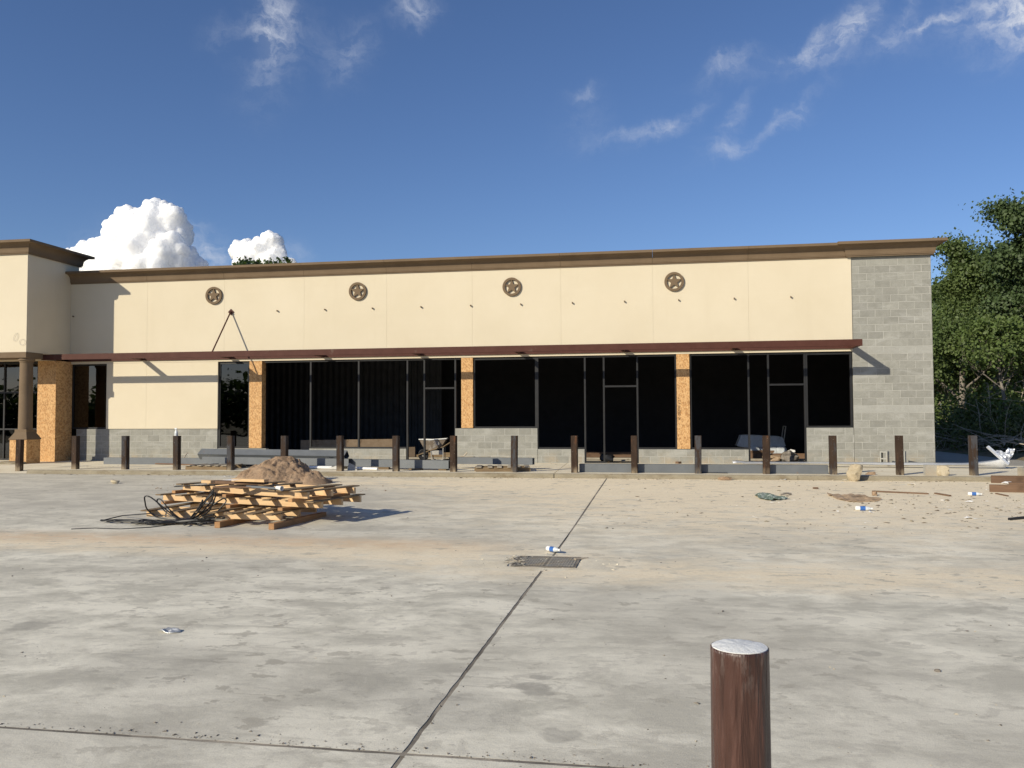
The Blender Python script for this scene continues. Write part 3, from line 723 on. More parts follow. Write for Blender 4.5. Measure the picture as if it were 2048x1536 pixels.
posts = [(-15.43, 'bluish steel post in front of the shaded block wall beside the big boarded column'),
 (-13.95, 'dark steel post next on the left of the one carrying a spray bottle'),
 (-12.46, 'brown steel post with a white spray bottle standing on its top'),
 (-10.94, 'brown steel post in front of the narrow dark window beside a grey pallet'),
 (-9.46, 'brown steel post rising straight behind the top of the brown sand pile'),
 (-7.95, 'pale scuffed steel post, first one to the right of the sand pile'),
 (-6.48, 'reddish spattered steel post just left of the wheelbarrow doorway'),
 (-5.00, 'dark steel post standing just right of the doorway with the wheelbarrow'),
 (-3.48, 'brown steel post with a broken grey pallet at its foot, before the tall block apron'),
 (-2.00, 'brown steel post at the left end of the long grey tube on the walk'),
 (-.57, 'orange rusted steel post at the right edge of the middle doorway'),
 (.91, 'plain dull brown steel post just right of the boarded column with the ink stamp'),
 (2.46, 'reddish brown steel post in front of the right doorway with the white cart'),
 (3.94, 'bluish faced steel post just left of the big pale rock'),
 (5.38, 'dark rusty steel post hiding the hollow block against the block pier'),
 (6.93, 'rusty steel post beyond the building corner beside the crumpled metal')]
def add_post(x, y, z, lab, rz):
    o = bpy.data.objects.new('steel_post', PM); C.objects.link(o); o.location = (x, y, z); o.rotation_euler = (rng.uniform(-.008, .008), rng.uniform(-.012, .012), rz)
    tag(o, lab, 'post', 'steel posts along the kerb')
for x, lab in posts: add_post(x, 20.37, ZS, lab, rng.uniform(-.05, .05))
add_post(-17.24, 20.5, lot_z(20) + .008, 'steel post standing low in the lot in front of the column pedestal', .12)

# ------------------------------------------------------------------ near bollard
bo = thing('bollard', 'thick glossy brown painted pipe bollard with a white cap close to the camera', 'bollard', (.22, 2.49, 0))
mb = MB().lathe([(.0815, -.05)] + [(.0815, z / 90 * .945) for z in range(1, 91)] + [(.079, .948), (.077, .946)], 96)
mb.v = [(x * (1 + k_), y * (1 + k_), z) for x, y, z in mb.v for k_ in [.014 * fbm((x * 24, y * 24, z * 1.6), 1, 3) + .022 * max(0, fbm((x * 55, y * 55, z * 5), 1, 2) - .35)]]
bpart('pipe', mb, boll_m, bo, 60)
mb = MB(); n = 48; prof = [(.0772, .944), (.0765, .949), (.06, .952), (.03, .954), (.005, .955)]
mb.lathe(prof, n)
mb.v = [(x * (1 + .02 * fbm((x * 40, y * 40, 3), 1, 2)), y * (1 + .02 * fbm((x * 40, y * 40, 3), 1, 2)), z + .0022 * fbm((x * 40, y * 40, 1), 1, 4)) for x, y, z in mb.v]
bpart('cap', mb, cap_m, bo, 60)

# ------------------------------------------------------------------ sand pile
c0 = Vector((-8.45, 18.35, 0)); mb = MB(); N = 170
def sand_h(x, y):
    g = 0
    for (px, py, rx, ry, h, e) in ((-8.72, 18.5, 1.15, .95, .56, 1.0), (-8.15, 18.4, .75, .8, .30, 1.0), (-7.72, 18.2, .42, .5, .27, 1.0), (-9.35, 18.4, .7, .7, .14, 1.0)):
        d = math.hypot((x - px) / rx, (y - py) / ry)
        g = max(g, h * max(0, 1 - d ** 1.25))
        g += .12 * h * math.exp(-d * d * 2)
    nz = fbm((x, y, 0), 1.6, 5) * .11 + fbm((x, y, 4), 7, 5) * .05 + .03 * abs(fbm((x, y, 9), 14, 3))
    g = g + nz * min(1, g * 5)
    return min(g, .60 + .02 * nz) - .02
for j in range(N + 1):
    for i in range(N + 1):
        x = -10.3 + 3.6 * i / N; y = 16.7 + 3.25 * j / N
        mb.v.append((x, y, lot_z(y) + sand_h(x, y)))
for j in range(N):
    for i in range(N): a = j * (N + 1) + i; mb.f.append((a, a + 1, a + N + 2, a + N + 1))
sp = mb.build('sand_pile', sand_m, None, 180)
tag(sp, 'lumpy heap of brown sand dumped against the kerb behind the pallets', 'sand pile')

# ------------------------------------------------------------------ pallets
def unit(name, L, w, h, mat, bev=.003):
    me = MB().box((0, 0, 0), (L, w, h)).mesh(name)
    b = bmesh.new(); b.from_mesh(me); bmesh.ops.bevel(b, geom=list(b.edges), offset=bev, segments=1, affect='EDGES'); b.to_mesh(me); b.free()
    me.materials.append(mat); return me
def pallet(name_lab, loc, ang, L, Wd, decks, runners, mats, tilt=(0, 0), group=None, seed=1, nstr=3, sh=.095, rh_=.045, rov=0.0):
    """origin: near right corner on the ground; x runs left along the stringers, y runs away"""
    r = random.Random(seed)
    p = thing('pallet', name_lab, 'pallet', loc, group, (tilt[0], tilt[1], ang))
    wd, ws = mats
    rh = rh_ if runners else 0
    st = unit('stringer', L, .045, sh, ws)
    for k in range(nstr): part('stringer', st, p, (-L + r.uniform(-.02, .02), .02 + (Wd - .085) * k / (nstr - 1), rh), (0, 0, r.uniform(-.01, .01)))
    for x in runners:
        part('runner', unit('runner', Wd + .06 + rov, .09, rh, wood5_m if ws is wood_m else ws), p, (-x * L + .09 * (x < .1), -.03 - rov, 0), (0, 0, math.pi / 2 + r.uniform(-.03, .03)))
    for (x, over, bw, yaw) in decks:
        Lb = Wd + over[0] + over[1]
        part('deck_board', unit('deck_board', Lb, bw, .018, wd), p, (-x * L + bw / 2, -over[0], rh + sh + .001 + r.uniform(0, .002)), (r.uniform(-.01, .01), r.uniform(-.006, .006), math.pi / 2 + yaw))
    return p
DIR = math.atan2(.62, -2.55)      # long side of the stack: left end lies further away
def ang_of(a, b): return math.atan2(a.y - b.y, a.x - b.x) # from left (b) to right (a)
gp_ = 'pallets stacked in the lot'
Z1, Z2_, Z3 = .085, .199 + .045, .358 + .045                  # undersides of the three sets of stringers
A1, B1 = ZP(562, 1043, Z1), ZP(292, 1035, Z1)
pallet('lowest pallet of the pine stack in the lot, resting on the concrete', (A1.x, A1.y, lot_z(A1.y) + .002), ang_of(A1, B1), (A1 - B1).length, 1.15,
       [(.03, (.24, .05), .13, .03), (.17, (.23, .08), .14, .05), (.31, (.26, .08), .14, .02), (.45, (.16, .1), .13, .04), (.59, (.15, .1), .14, .0), (.74, (.15, .1), .14, .03), (.96, (.15, .1), .15, .02)],
       (.0, .34), (wood2_m, wood_m), group=gp_, seed=3, rh_=.085, rov=.32)
A2, B2 = ZP(640, 1019, Z2_), ZP(325, 1002, Z2_)
pallet('middle pallet of the pine stack in the lot, its boards sticking out to the right', (A2.x, A2.y, lot_z(A2.y) + .197), ang_of(A2, B2), (A2 - B2).length, 1.1,
       [(.02, (.16, .14), .14, .05), (.14, (.15, .1), .14, .06), (.28, (.15, .1), .13, .03), (.42, (.16, .08), .14, .02), (.55, (.15, .1), .14, .03), (.70, (.16, .1), .14, -.02), (.84, (.15, .1), .14, .04), (.97, (.18, .1), .12, .02)],
       (.18, .50, .93), (wood2_m, wood_m), group=gp_, seed=8, rov=.12)
A3, B3 = ZP(614, 999, Z3), ZP(362, 981, Z3)
pallet('topmost pallet of the pine stack in the lot, scraps lying on it', (A3.x, A3.y, lot_z(A3.y) + .356), ang_of(A3, B3), (A3 - B3).length, 1.05,
       [(.02, (.15, .1), .14, .04), (.15, (.13, .1), .14, .03), (.20, (.15, .1), .14, .0), (.46, (.13, .1), .14, .02), (.62, (.15, .1), .14, -.02), (.78, (.13, .1), .14, .03), (.96, (.13, .12), .15, .0)],
       (.08, .55, .98), (wood2_m, wood_m), group=gp_, seed=15, rov=.12)
# loose pieces lying on the stack
ztop = lot_z(A3.y) + .356 + .045 + .095 + .022
def board(name, lab, cat, p, q, w, h, mat, z0=None, group=None, roll=0):
    p, q = Vector(p), Vector(q); d = q - p; L = d.length
    me = unit(name, L, w, h, mat)
    o = bpy.data.objects.new(name, me); C.objects.link(o); o.location = p
    o.rotation_euler = (roll, -math.asin(d.z / L), math.atan2(d.y, d.x))
    return tag(o, lab, cat, group)
def onz(x, y, z): return ZP(x, y, z)
board('plank', 'brown plank with a pale sawn end lying on the pallet stack', 'plank', onz(403, 967, ztop), onz(520, 971, ztop) + Vector((0, .1, 0)), .16, .05, wood3_m)
board('wood_block', 'short pale yellow wood offcut at the left on top of the pallet stack', 'offcut', onz(402, 966, ztop + .052), onz(421, 967, ztop + .052), .09, .045, wood_m)
board('plank', 'yellowish plank lying across the back of the pallet stack', 'plank', onz(455, 964, ztop + .05) + Vector((0, .12, 0)), onz(521, 966, ztop + .05) + Vector((0, .12, 0)), .12, .045, wood_m)
board('metal_rod', 'dark grey metal rod lying on the pallet stack beside the white cup', 'rod', onz(492, 975, ztop + .01), onz(556, 979, ztop + .01), .04, .03, tube_m)
board('roofing_strip', 'black strip hanging off the left end of the topmost pallet', 'strip', onz(348, 974, ztop - .01), onz(420, 972, ztop + .006) + Vector((0, .12, 0)), .14, .012, black_m)
board('plank', 'thin dark plank lying near the middle of the topmost pallet', 'plank', onz(425, 976, ztop + .004), onz(500, 977, ztop + .004) + Vector((0, .05, 0)), .10, .02, wood3_m)
board('paper_sheet', 'small white sheet lying on planks on the pallet stack', 'paper', onz(432, 962, ztop + .102) + Vector((0, .2, 0)), onz(455, 963, ztop + .102) + Vector((0, .2, 0)), .14, .004, paper_m)
p = onz(553, 975, ztop + .045)
cup = MB().lathe([(.024, 0), (.035, .105), (.037, .107), (.037, .110), (.032, .108), (.022, .004)], 20, M=Matrix.Translation(p) @ Matrix.Rotation(R(95), 4, 'Y') @ Matrix.Rotation(R(20), 4, 'X')).build('cup', white_m, None, 40)
tag(cup, 'white foam cup tipped over on the pallet stack', 'cup')

# tangle of black cable at the left end of the stack
mb = MB()
def wob(p, s): return Vector(p) + Vector((fbm((p[0], p[1], s), 2.5, 2), fbm((p[1], p[0], s + 9), 2.5, 2), 0)) * .03
cl = G(372, 1050); rr = random.Random(5); K = Vector((cl.x, cl.y, .05))
def petal(d, up, L, wd, skew, sd):
    """one teardrop loop of cable leaving the knot along d, rising by up"""
    d = Vector(d).normalized(); sv = Vector((-d.y, d.x, 0)) * (1 - abs(up)) + Vector((0, 0, 1)) * abs(up); pts = []
    for t in range(27):
        u = t / 26; a = math.sin(math.pi * u); b = math.sin(2 * math.pi * u)
        p = K + d * (L * a ** .8) + sv * (wd * b * (.5 + .5 * a)) + Vector((0, 0, up * skew * L * a))
        p += Vector((fbm((u * 3, sd, 0), 1, 2), fbm((u * 3, sd, 5), 1, 2) * .6, fbm((u * 3, sd, 9), 1, 2) * .6)) * .055 * a
        p.z = max(p.z, lot_z(p.y) + .010 + .012 * (sd % 3)); pts.append(p)
    mb.tube(pts, .0105, 6)
for k in range(9): petal((-1, rr.uniform(-.22, .10), 0), 0, rr.uniform(.35, .85), rr.uniform(.05, .13), 0, k)
for k in range(3): petal((-1, rr.uniform(-.05, .05), 0), 0, rr.uniform(1.15, 1.5), rr.uniform(.07, .12), 0, 20 + k)
for k, (dx, up, L, wd, sk) in enumerate(((-1, .75, .66, .22, .60), (-.9, .7, .50, .14, .85), (.8, .8, .46, .15, 1.05), (.9, .7, .60, .12, .75), (.6, .8, .42, .12, 1.3), (1, .6, .45, .05, .35), (1, .5, .62, .04, .30), (1, .35, .50, .05, .12), (.7, .8, .3, .07, 1.3))):
    petal((dx, rr.uniform(-.12, .12), 0), up, L, wd, sk, 40 + k)
petal((.5, -.5, 0), 0, .28, .10, 0, 61); petal((.9, -.3, 0), 0, .42, .07, 0, 62)
mb.tube([K + Vector((-.16, 0, .0)), K + Vector((-.05, 0, .01)), K + Vector((.08, 0, .02)), K + Vector((.2, 0, .035))], [.03, .045, .045, .025], 8)
mb.tube([wob(G(*q) + Vector((0, 0, .01)), 2) for q in ((142, 1060), (190, 1058), (240, 1060), (300, 1056), (350, 1050))], .0085, 6)
mb.tube([G(205, 1042) + Vector((0, 0, .01)), G(245, 1035) + Vector((0, 0, .03)), FY(300, 1027, cl.y + .05), K + Vector((-.2, 0, .08)), K], .0085, 6)
cab = mb.build('cable_coil', black_m, None, 60)
tag(cab, 'loose tangle of black cable at the left end of the pallet stack', 'cable')

# ------------------------------------------------------------------ steel tubes and sheet metal on the walk
def tube_bar(lab, p, q, w, h, group='grey steel tubes lying on the walk', roll=0, name='steel_tube'):
    p, q = Vector(p), Vector(q); d = q - p; L = d.length; t = .008; mb = MB()
    o = [(0, 0), (w, 0), (w, h), (0, h)]; i = [(t, t), (w - t, t), (w - t, h - t), (t, h - t)]
    for x, s in ((0, o), (L, o), (0, i), (L, i)): mb.v += [(x, a, b) for a, b in s]
    for k in range(4):
        k2 = (k + 1) % 4
        mb.f += [(k, k2, 4 + k2, 4 + k), (8 + k, 8 + k2, 12 + k2, 12 + k), (k, k2, 8 + k2, 8 + k), (4 + k, 4 + k2, 12 + k2, 12 + k)]
    ob = mb.build(name, tube_m)
    ob.location = p; ob.rotation_euler = (roll, -math.asin(d.z / L), math.atan2(d.y, d.x))
    return tag(ob, lab, 'steel tube', group)
P_ = lambda x, y, Y: FY(x, y, Y)
a, b = S(205, 928), S(404, 928); b.y = a.y = 22.75
a = FY(207, 928, 22.7); a.z = ZS + .002; b = FY(408, 928, 22.6); b.z = ZS + .002
tube_bar('grey steel tube lying alone at the foot of the left block wall', a, b, .2, .19)
a = FY(404, 926.5, 21.55); b = FY(697, 931.5, 21.1); za = (a.z + b.z) / 2 - .01
a.z = za + .01; b.z = za - .01
tube_bar('front grey steel tube raised on blocks behind the sand pile', a, b, .2, .19)
a2 = FY(400, 919, 22.0); b2 = FY(692, 920, 21.5); a2.z = za + .10; b2.z = za + .08
tube_bar('tilted grey steel tube lying behind the raised one by the sand pile', a2, b2, .24, .2, roll=R(38))
tube_bar('supporting grey tube under the tilted one, nearest the wall', Vector((a2.x, 22.2, ZS)), Vector((b2.x, 21.75, ZS)), .2, .19)
for k, x in enumerate((-11.3, -9.2, -8.15)):
    o = MB().box((x - .1, 21.3, ZS), (x + .1, 21.7, za - .012)).build('support_block', cmu_m, None, bevel=.006)
    tag(o, ('block propping the left end of the raised grey tube', 'block propping the raised grey tube behind the sand pile', 'block propping the right end of the raised grey tube')[k], 'block', 'blocks under the raised tube')
a = FY(698, 936, 21.3); b = FY(815, 939, 21.0); a.z = b.z = ZS + .06
tube_bar('grey steel tube in front of the wide bay, ending behind the reddish post', a, b, .2, .19)
a = FY(800, 938, 21.0); b = FY(897, 940.5, 20.75); a.z = b.z = ZS + .045
tube_bar('paint-spattered short grey tube below the wheelbarrow doorway', a, b, .2, .21)
a = FY(905, 930, 21.6); b = FY(1065, 930, 21.35); a.z = b.z = ZS + .125
tube_bar('grey steel tube resting on the old pallet by the tall block apron', a, b, .2, .17)
tube_bar('long grey steel tube on the walk behind the posts at the right', (-1.9, 20.5, ZS + .002), (3.86, 20.5, ZS + .002), .2, .2)
o = MB().box((-7.2, 21.05, ZS), (-6.9, 21.2, ZS + .058)).box((-6.3, 20.85, ZS), (-6.0, 21.15, ZS + .043)).box((-5.5, 20.8, ZS), (-5.3, 21.1, ZS + .043)).build('packing_wood', wood2_m)
tag(o, 'short wooden packers under the grey tubes by the wheelbarrow doorway', 'packers')
# long galvanised trim with a crumpled right end
mb = MB(); n = 60
p0, p1 = FY(1466, 929, 23.2), FY(2012, 937, 22.9)
for i in range(n + 1):
    t = i / n; x = p0.x + (p1.x - p0.x) * t; y = p0.y + (p1.y - p0.y) * t
    tw = max(0, (t - .86) / .14); lift = .02 * math.sin(t * 5) ** 2
    zb = ZS + .012 + .02 * (t < .05)
    hgt = .085 + .12 * tw ** 1.5; dp = .30 - .10 * tw
    jit = .008 * fbm((x, 0, 0), 2, 3)
    for (yy, zz) in ((.05 * (1 - tw), .05 - .045 * tw + lift), (0, .07 + lift + hgt * tw * .8), (dp * .5, hgt + .015 + jit), (dp, hgt + .03)): mb.v.append((x, y + yy, zb + zz * (1 if yy else 1)))
for i in range(n):
    for k in range(3): a = i * 4 + k; mb.f.append((a, a + 4, a + 5, a + 1))
tr = thing('metal_trim', 'long bent galvanised trim lying on the walk with a crumpled upturned right end', 'metal trim')
me = mb.mesh('strip'); me.materials.append(galv_m); st = part('strip', me, tr); shade(me, 40)
sol = st.modifiers.new('thickness', 'SOLIDIFY'); sol.thickness = .006
mb = MB(); q = FY(1975, 893, 22.9); w = FY(2016, 929, 22.9); mb.beam(q, w, .07, .05, .4)
bpart('folded_edge', mb, galv_m, tr)
mb = MB(); nx = 22
corner = [FY(1984, 903, 22.95), FY(2030, 898, 23.1), FY(2016, 928, 22.95), FY(2019, 924, 23.05)]
for j in range(nx + 1):
    for i in range(nx + 1):
        s, t = i / nx, j / nx
        p = (corner[0] * (1 - s) + corner[1] * s) * (1 - t) + (corner[2] * (1 - s) + corner[3] * s) * t
        cr = Vector((fbm((s * 3, t * 3, 1), 1, 4), fbm((s * 3, t * 3, 7), 1, 4) * 2.2, fbm((s * 3, t * 3, 13), 1, 4))) * .075
        mb.v.append(tuple(p + cr * (1 - .5 * t)))
for j in range(nx):
    for i in range(nx): a = j * (nx + 1) + i; mb.f.append((a, a + 1, a + nx + 2, a + nx + 1))
cs = bpart('crumpled_sheet', mb, galv_m, tr); cs.modifiers.new('thickness', 'SOLIDIFY').thickness = .004

# plastic pipes, spare wood and old pallets on the walk
def stick(name, lab, cat, p, q, r, mat, group=None, bend=0.0, n=7):
    p, q = Vector(p), Vector(q)
    pts = [p.lerp(q, t / n) + Vector((0, 0, bend * math.sin(math.pi * t / n))) + Vector((0, 1, 0)) * .02 * fbm((t, p.x, 0), .7, 2) * (bend != 0) for t in range(n + 1)]
    o = MB().tube(pts, r, 8).build(name, mat, None, 50); return tag(o, lab, cat, group)
def sw(x, y, dz=0): v = S(x, y); v.z += dz; return v
stick('plastic_pipe', 'dirty white pipe on the walk to the right of the sand pile', 'pipe', sw(606, 938, .045), sw(664, 938.5, .045), .04, white_m)
stick('plastic_pipe', 'dirty white pipe on the walk left of the reddish post', 'pipe', sw(697, 939, .04), sw(755, 941, .04), .035, white_m)
mb = MB(); q0 = [sw(640, 938, .02), sw(676, 939, .02), sw(676, 929, .16), sw(655, 931, .07)]
o = MB().prism([(0, 0), (.50, 0), (.50, .10), (.25, .04)], 0, .02, lambda a, b, d: tuple(Vector((sw(640, 939).x + a, sw(640, 939).y + d + b * .3, ZS + .012 + b)))).build('bent_sheet', pipe_m)
tag(o, 'bent grey sheet scrap leaning against the pale scuffed post', 'metal scrap')
o = MB().prism([(0, 0), (.26, 0), (.18, .16), (.02, .24)], 0, .015, lambda a, b, d: tuple(Vector((-7.85 + a, 20.6 + d + b * .2, ZS + b * .8)))).build('metal_offcut', pipe_m)
tag(o, 'small bluish metal offcut just right of the pale scuffed post', 'metal scrap')
gw = 'old grey pallets on the walk'
a, b = sw(452, 940.5), sw(371, 939.5)
pallet('old grey pallet lying on the walk left of the narrow window post', (b.x + 1.15, b.y + .02, ZS + .002), 0.02, 1.15, .9, [(.06, (.02, .02), .14, 0), (.25, (.02, .02), .12, 0), (.45, (.02, .02), .14, 0), (.66, (.02, .02), .12, 0), (.94, (.02, .02), .14, 0)], (), (wood4_m, wood2_m), group=gw, seed=21)
a = sw(1069, 939)
pallet('broken grey pallet under the end of the tube by the tall block apron', (a.x, 20.62, ZS + .002), .18, 1.35, .95, [(.04, (.02, .02), .13, 0), (.2, (.02, .02), .12, .02), (.36, (.02, .02), .13, -.03), (.55, (.02, .02), .12, 0), (.72, (.02, .02), .12, .02), (.93, (.02, .02), .14, 0)], (), (wood4_m, wood2_m), group=gw, seed=22, nstr=4)
board('plank', 'dark stick lying on the walk left of the old grey pallet', 'plank', sw(310, 929, .01), sw(412, 932, .01), .07, .03, wood3_m)
stick('branch', 'crooked dark stick propped against the grey tube by the block wall', 'stick', sw(364, 927, .03), sw(374, 926, .30), .016, twig_m, bend=.03)
board('plank', 'short dark timber lying below the boarded column with the ink stamp', 'plank', S(1357, 927.5), S(1386, 926), .12, .06, wood3_m)
board('rubber_strip', 'thin black strip lying on the walk in front of the long grey tube', 'strip', sw(1350, 945.6, .003), sw(1455, 947.0, .003), .05, .015, black_m)
stick('branch', 'curly dark scrap standing against the tall block apron', 'stick', FY(921, 912, 24.3), FY(934, 905, 24.35), .02, twig_m, bend=-.05)
board('paper_strip', 'white plastic strip on the walk at the foot of the block pier', 'strip', sw(1680, 927.5, .02), sw(1700, 929, .02), .10, .02, white_m)
board('paper_strip', 'white plastic strip on the walk outside the right doorway', 'strip', sw(1650, 926.5, .02), sw(1664, 927, .02), .10, .02, white_m)

# ------------------------------------------------------------------ loose blocks and rocks
def hollow_block(lab, loc, rot, mat):
    """0.4 x 0.2 x 0.2 block; two cores run along local z"""
    L, Wd, H = .39, .19, .19; mb = MB(); t = .032
    outer = [(0, 0), (L, 0), (L, Wd), (0, Wd)]
    cores = [(t, t, L / 2 - t / 2, Wd - t), (L / 2 + t / 2, t, L - t, Wd - t)]
    xs = sorted({0, L, *[c[0] for c in cores], *[c[2] for c in cores]}); ys = [0, t, Wd - t, Wd]
    def solid(i, j):
        x, y = (xs[i] + xs[i + 1]) / 2, (ys[j] + ys[j + 1]) / 2
        return not any(c[0] < x < c[2] and c[1] < y < c[3] for c in cores)
    for i in range(len(xs) - 1):
        for j in range(3):
            if solid(i, j):
                for z, fl in ((0, 1), (H, 0)):
                    q = [(xs[i], ys[j], z), (xs[i + 1], ys[j], z), (xs[i + 1], ys[j + 1], z), (xs[i], ys[j + 1], z)]
                    mb.add(q, [(3, 2, 1, 0) if fl else (0, 1, 2, 3)])
    def wall(loop):
        n = len(loop); mb.add([(x, y, 0) for x, y in loop] + [(x, y, H) for x, y in loop], [(k, (k + 1) % n, n + (k + 1) % n, n + k) for k in range(n)])
    wall(outer)
    for c in cores: wall([(c[0], c[1]), (c[0], c[3]), (c[2], c[3]), (c[2], c[1])])
    o = mb.build('concrete_block', mat); o.location = loc; o.rotation_euler = rot
    return tag(o, lab, 'concrete block', 'loose concrete blocks on the walk')
# stood on end with the cores facing the lot
Mx = Matrix(((0, 1, 0), (0, 0, -1), (1, 0, 0)))
def stand(o, x, y, rz):
    o.matrix_world = Matrix.Translation((x, y, ZS)) @ Matrix.Rotation(rz, 4, 'Z') @ Matrix(((0, 1, 0), (0, 0, -1), (-1, 0, 0))).to_4x4() @ Matrix.Translation((-.39, 0, 0))
b1 = hollow_block('hollow concrete block stood on end with two open holes, by the block pier', (0, 0, 0), (0, 0, 0), cmul_m); stand(b1, FY(1764, 930, 24.1).x, 24.10, -.5)
b2 = hollow_block('concrete block stood on edge half hidden behind a post by the block pier', (0, 0, 0), (0, 0, 0), cmul_m); stand(b2, FY(1798, 931, 24.1).x, 24.12, -.45)
b3 = hollow_block('grey concrete block on the kerb left of the yellowish limestone', (S(1857, 952).x, 20.22, ZS + .002), (0, 0, .04), cmul_m)
b3.scale = (.70, 1.0, 1.22)
def boulder(name, lab, cat, c, sx, sy, sz, mat, seed, cuts=7, amp=.1, sub=3, box=.55):
    b = bmesh.new(); bmesh.ops.create_icosphere(b, subdivisions=sub, radius=1)
    r = random.Random(seed); pl = [(Vector((r.gauss(0, 1), r.gauss(0, 1), r.gauss(0, 1))).normalized(), r.uniform(.62, .85)) for _ in range(cuts)]
    for v in b.verts:
        p = v.co.copy()
        mx = max(abs(p.x), abs(p.y), abs(p.z)); p = p * (1 - box) + p / mx * box * .86
        for n_, d in pl:
            e = p.dot(n_) - d
            if e > 0: p -= n_ * e
        p *= 1 + amp * fbm(p + Vector((seed, 0, 0)), 1.8, 4)
        v.co = Vector((p.x * sx, p.y * sy, p.z * sz))
    me = bpy.data.meshes.new(name); b.to_mesh(me); b.free(); me.materials.append(mat); shade(me, 38)
    lo = min(v.co.z for v in me.vertices)
    o = bpy.data.objects.new(name, me); C.objects.link(o); o.location = (c[0], c[1], c[2] - lo - .01)
    return tag(o, lab, cat)
boulder('limestone_block', 'squarish yellow limestone block on the kerb right of the grey block', 'stone', (S(1894, 953).x, 20.26, ZS), .145, .12, .135, rock_m, 3, 3, .06, 3, .9)
rk = G(1712, 963); boulder('rock', 'big pale angular rock leaning at the kerb near the right end', 'rock', (rk.x, rk.y + .12, rk.z), .20, .16, .215, rock2_m, 11, 11, .16, 4, .62)
rk = G(1742, 959); boulder('rock', 'dark brown clod lying beside the big pale rock', 'rock', (rk.x, rk.y + .05, rk.z), .12, .1, .10, sand_m, 21, 5, .2)
rk = G(1749, 991); boulder('rock', 'small brown stone lying behind the cardboard', 'rock', (rk.x, rk.y, rk.z), .06, .05, .05, sand_m, 5, 5, .15)
rk = G(230, 967); boulder('rock', 'lone yellowish chunk on the lot at the left', 'rock', (rk.x, rk.y, rk.z), .11, .08, .055, rock_m, 8, 5, .25)
rk = G(1447, 958); boulder('rock', 'brown clump at the kerb in front of the long grey tube', 'rock', (rk.x, 19.85, rk.z), .16, .07, .05, sand_m, 14, 4, .3)
rk = G(1881, 961); boulder('rock', 'pale stone on the lot below the grey block', 'rock', (rk.x, rk.y, rk.z), .10, .06, .05, rock_m, 31, 5, .3)
rk = G(1875, 1343); boulder('rock', 'small dark stone on the bare concrete at the right', 'rock', (rk.x, rk.y, rk.z), .020, .016, .014, bark_m, 33, 5, .25, 2)

# ------------------------------------------------------------------ bottles, can, grate
def bottle(lab, p, rz, s=1.0):
    t = thing('bottle', lab, 'bottle', p, 'plastic bottles on the lot', (0, R(90), rz))
    t.location = (p[0], p[1], p[2] + .033 * s)
    for nm, prof, mt in (('body', [(.028, 0), (.033, .008), (.033, .06), (.031, .062), (.031, .064)], white_m), ('label', [(.0335, .064), (.0335, .135)], blue_m),
                         ('shoulder', [(.033, .135), (.033, .15), (.026, .18), (.014, .205), (.013, .218)], clear_m), ('screw_cap', [(.0155, .213), (.0155, .232), (.014, .234)], white_m)):
        bpart(nm, MB().lathe([(r * s, z * s) for r, z in prof], 18), mt, t, 40)
    return t
bottle('blue labelled plastic bottle lying on the drain grate', G(1092, 1107) + Vector((0, .12, .012)), R(-38), .92)
bottle('blue labelled plastic bottle lying in front of the dirty cardboard', G(1711, 1021), R(-8), 1.12)
bottle('blue labelled plastic bottle lying near the loose lumber at the right edge', G(1936, 991), R(-12), 1.0)

t = thing('spray_bottle', 'white spray bottle standing on top of a brown steel post', 'spray bottle', (-12.49, 20.37, ZS + .89))
bpart('body', MB().lathe([(.036, 0), (.042, .006), (.042, .085), (.038, .10), (.026, .13), (.016, .15)], 20), white_m, t, 40)
bpart('label', MB().lathe([(.0425, .02), (.0425, .075)], 20), clear_m, t, 40)
bpart('nozzle', MB().lathe([(.017, .15), (.017, .17), (.009, .172), (.009, .185)], 14).box((-.05, -.010, .183), (.022, .010, .205)).beam((-.02, 0, .185), (-.035, 0, .150), .012, .006), white_m, t, 40)
# broken footing under the pedestal
boulder('footing', 'rough broken concrete footing at the foot of the column pedestal', 'footing', (-19.12, 22.5, ZS - .03), .42, .22, .07, kerb_m, 40, 3, .12, 4, .95)

# drain grate set in a shallow recess of the lot
g0 = [G(1015, 1137), G(1168, 1139)]
gr = thing('drain_grate', 'flat rusty drain grate set in the lot with dirt over its right part', 'drain grate', (-1.225, 9.28, .002))
mb = MB(); mb.box((-.35, -.33, .0), (.35, -.30, .010)).box((-.35, .30, .0), (.35, .33, .010)).box((-.35, -.30, .0), (-.325, .30, .010)).box((.325, -.30, .0), (.35, .30, .010)).box((-.012, -.30, 0), (.012, .30, .008))
bpart('rim', mb, joint_m, gr)
bpart('pit', MB().box((-.34, -.31, .0004), (.34, .31, .0045)), grate_m, gr)
bar = MB().box((-.0045, -.3, .0046), (.0045, .3, .009)).mesh('grate_bar'); bar.materials.append(grate_m)
for k in range(22):
    x = -.31 + .62 * k / 21
    if abs(x) > .02: part('grate_bar', bar, gr, (x, 0, 0))
crs = MB().box((-.32, -.004, .0047), (.32, .004, .0084)).mesh('cross_bar'); crs.materials.append(grate_m)
for k in range(5): part('cross_bar', crs, gr, (0, -.2 + .1 * k, 0))
mb = MB(); n = 30
for j in range(n + 1):
    for i in range(n + 1):
        x, y = -.95 + 1.75 * i / n, -.52 + .98 * j / n
        d = max(abs(x + .05) / .9, abs(y + .03) / .5)
        ins = abs(x) < .36 and abs(y) < .34
        h = -.004 + (.016 if not ins else .0) * max(0, 1 - max(0, (d - .45)) / .55) + .008 * fbm((x, y, 2), 4, 4) - (.012 if ins and x > -.33 and x < .10 and y > -.2 else 0)
        mb.v.append((-1.225 + x, 9.28 + y, min(h, .018)))
for j in range(n):
    for i in range(n): a = j * (n + 1) + i; mb.f.append((a, a + 1, a + n + 2, a + n + 1))
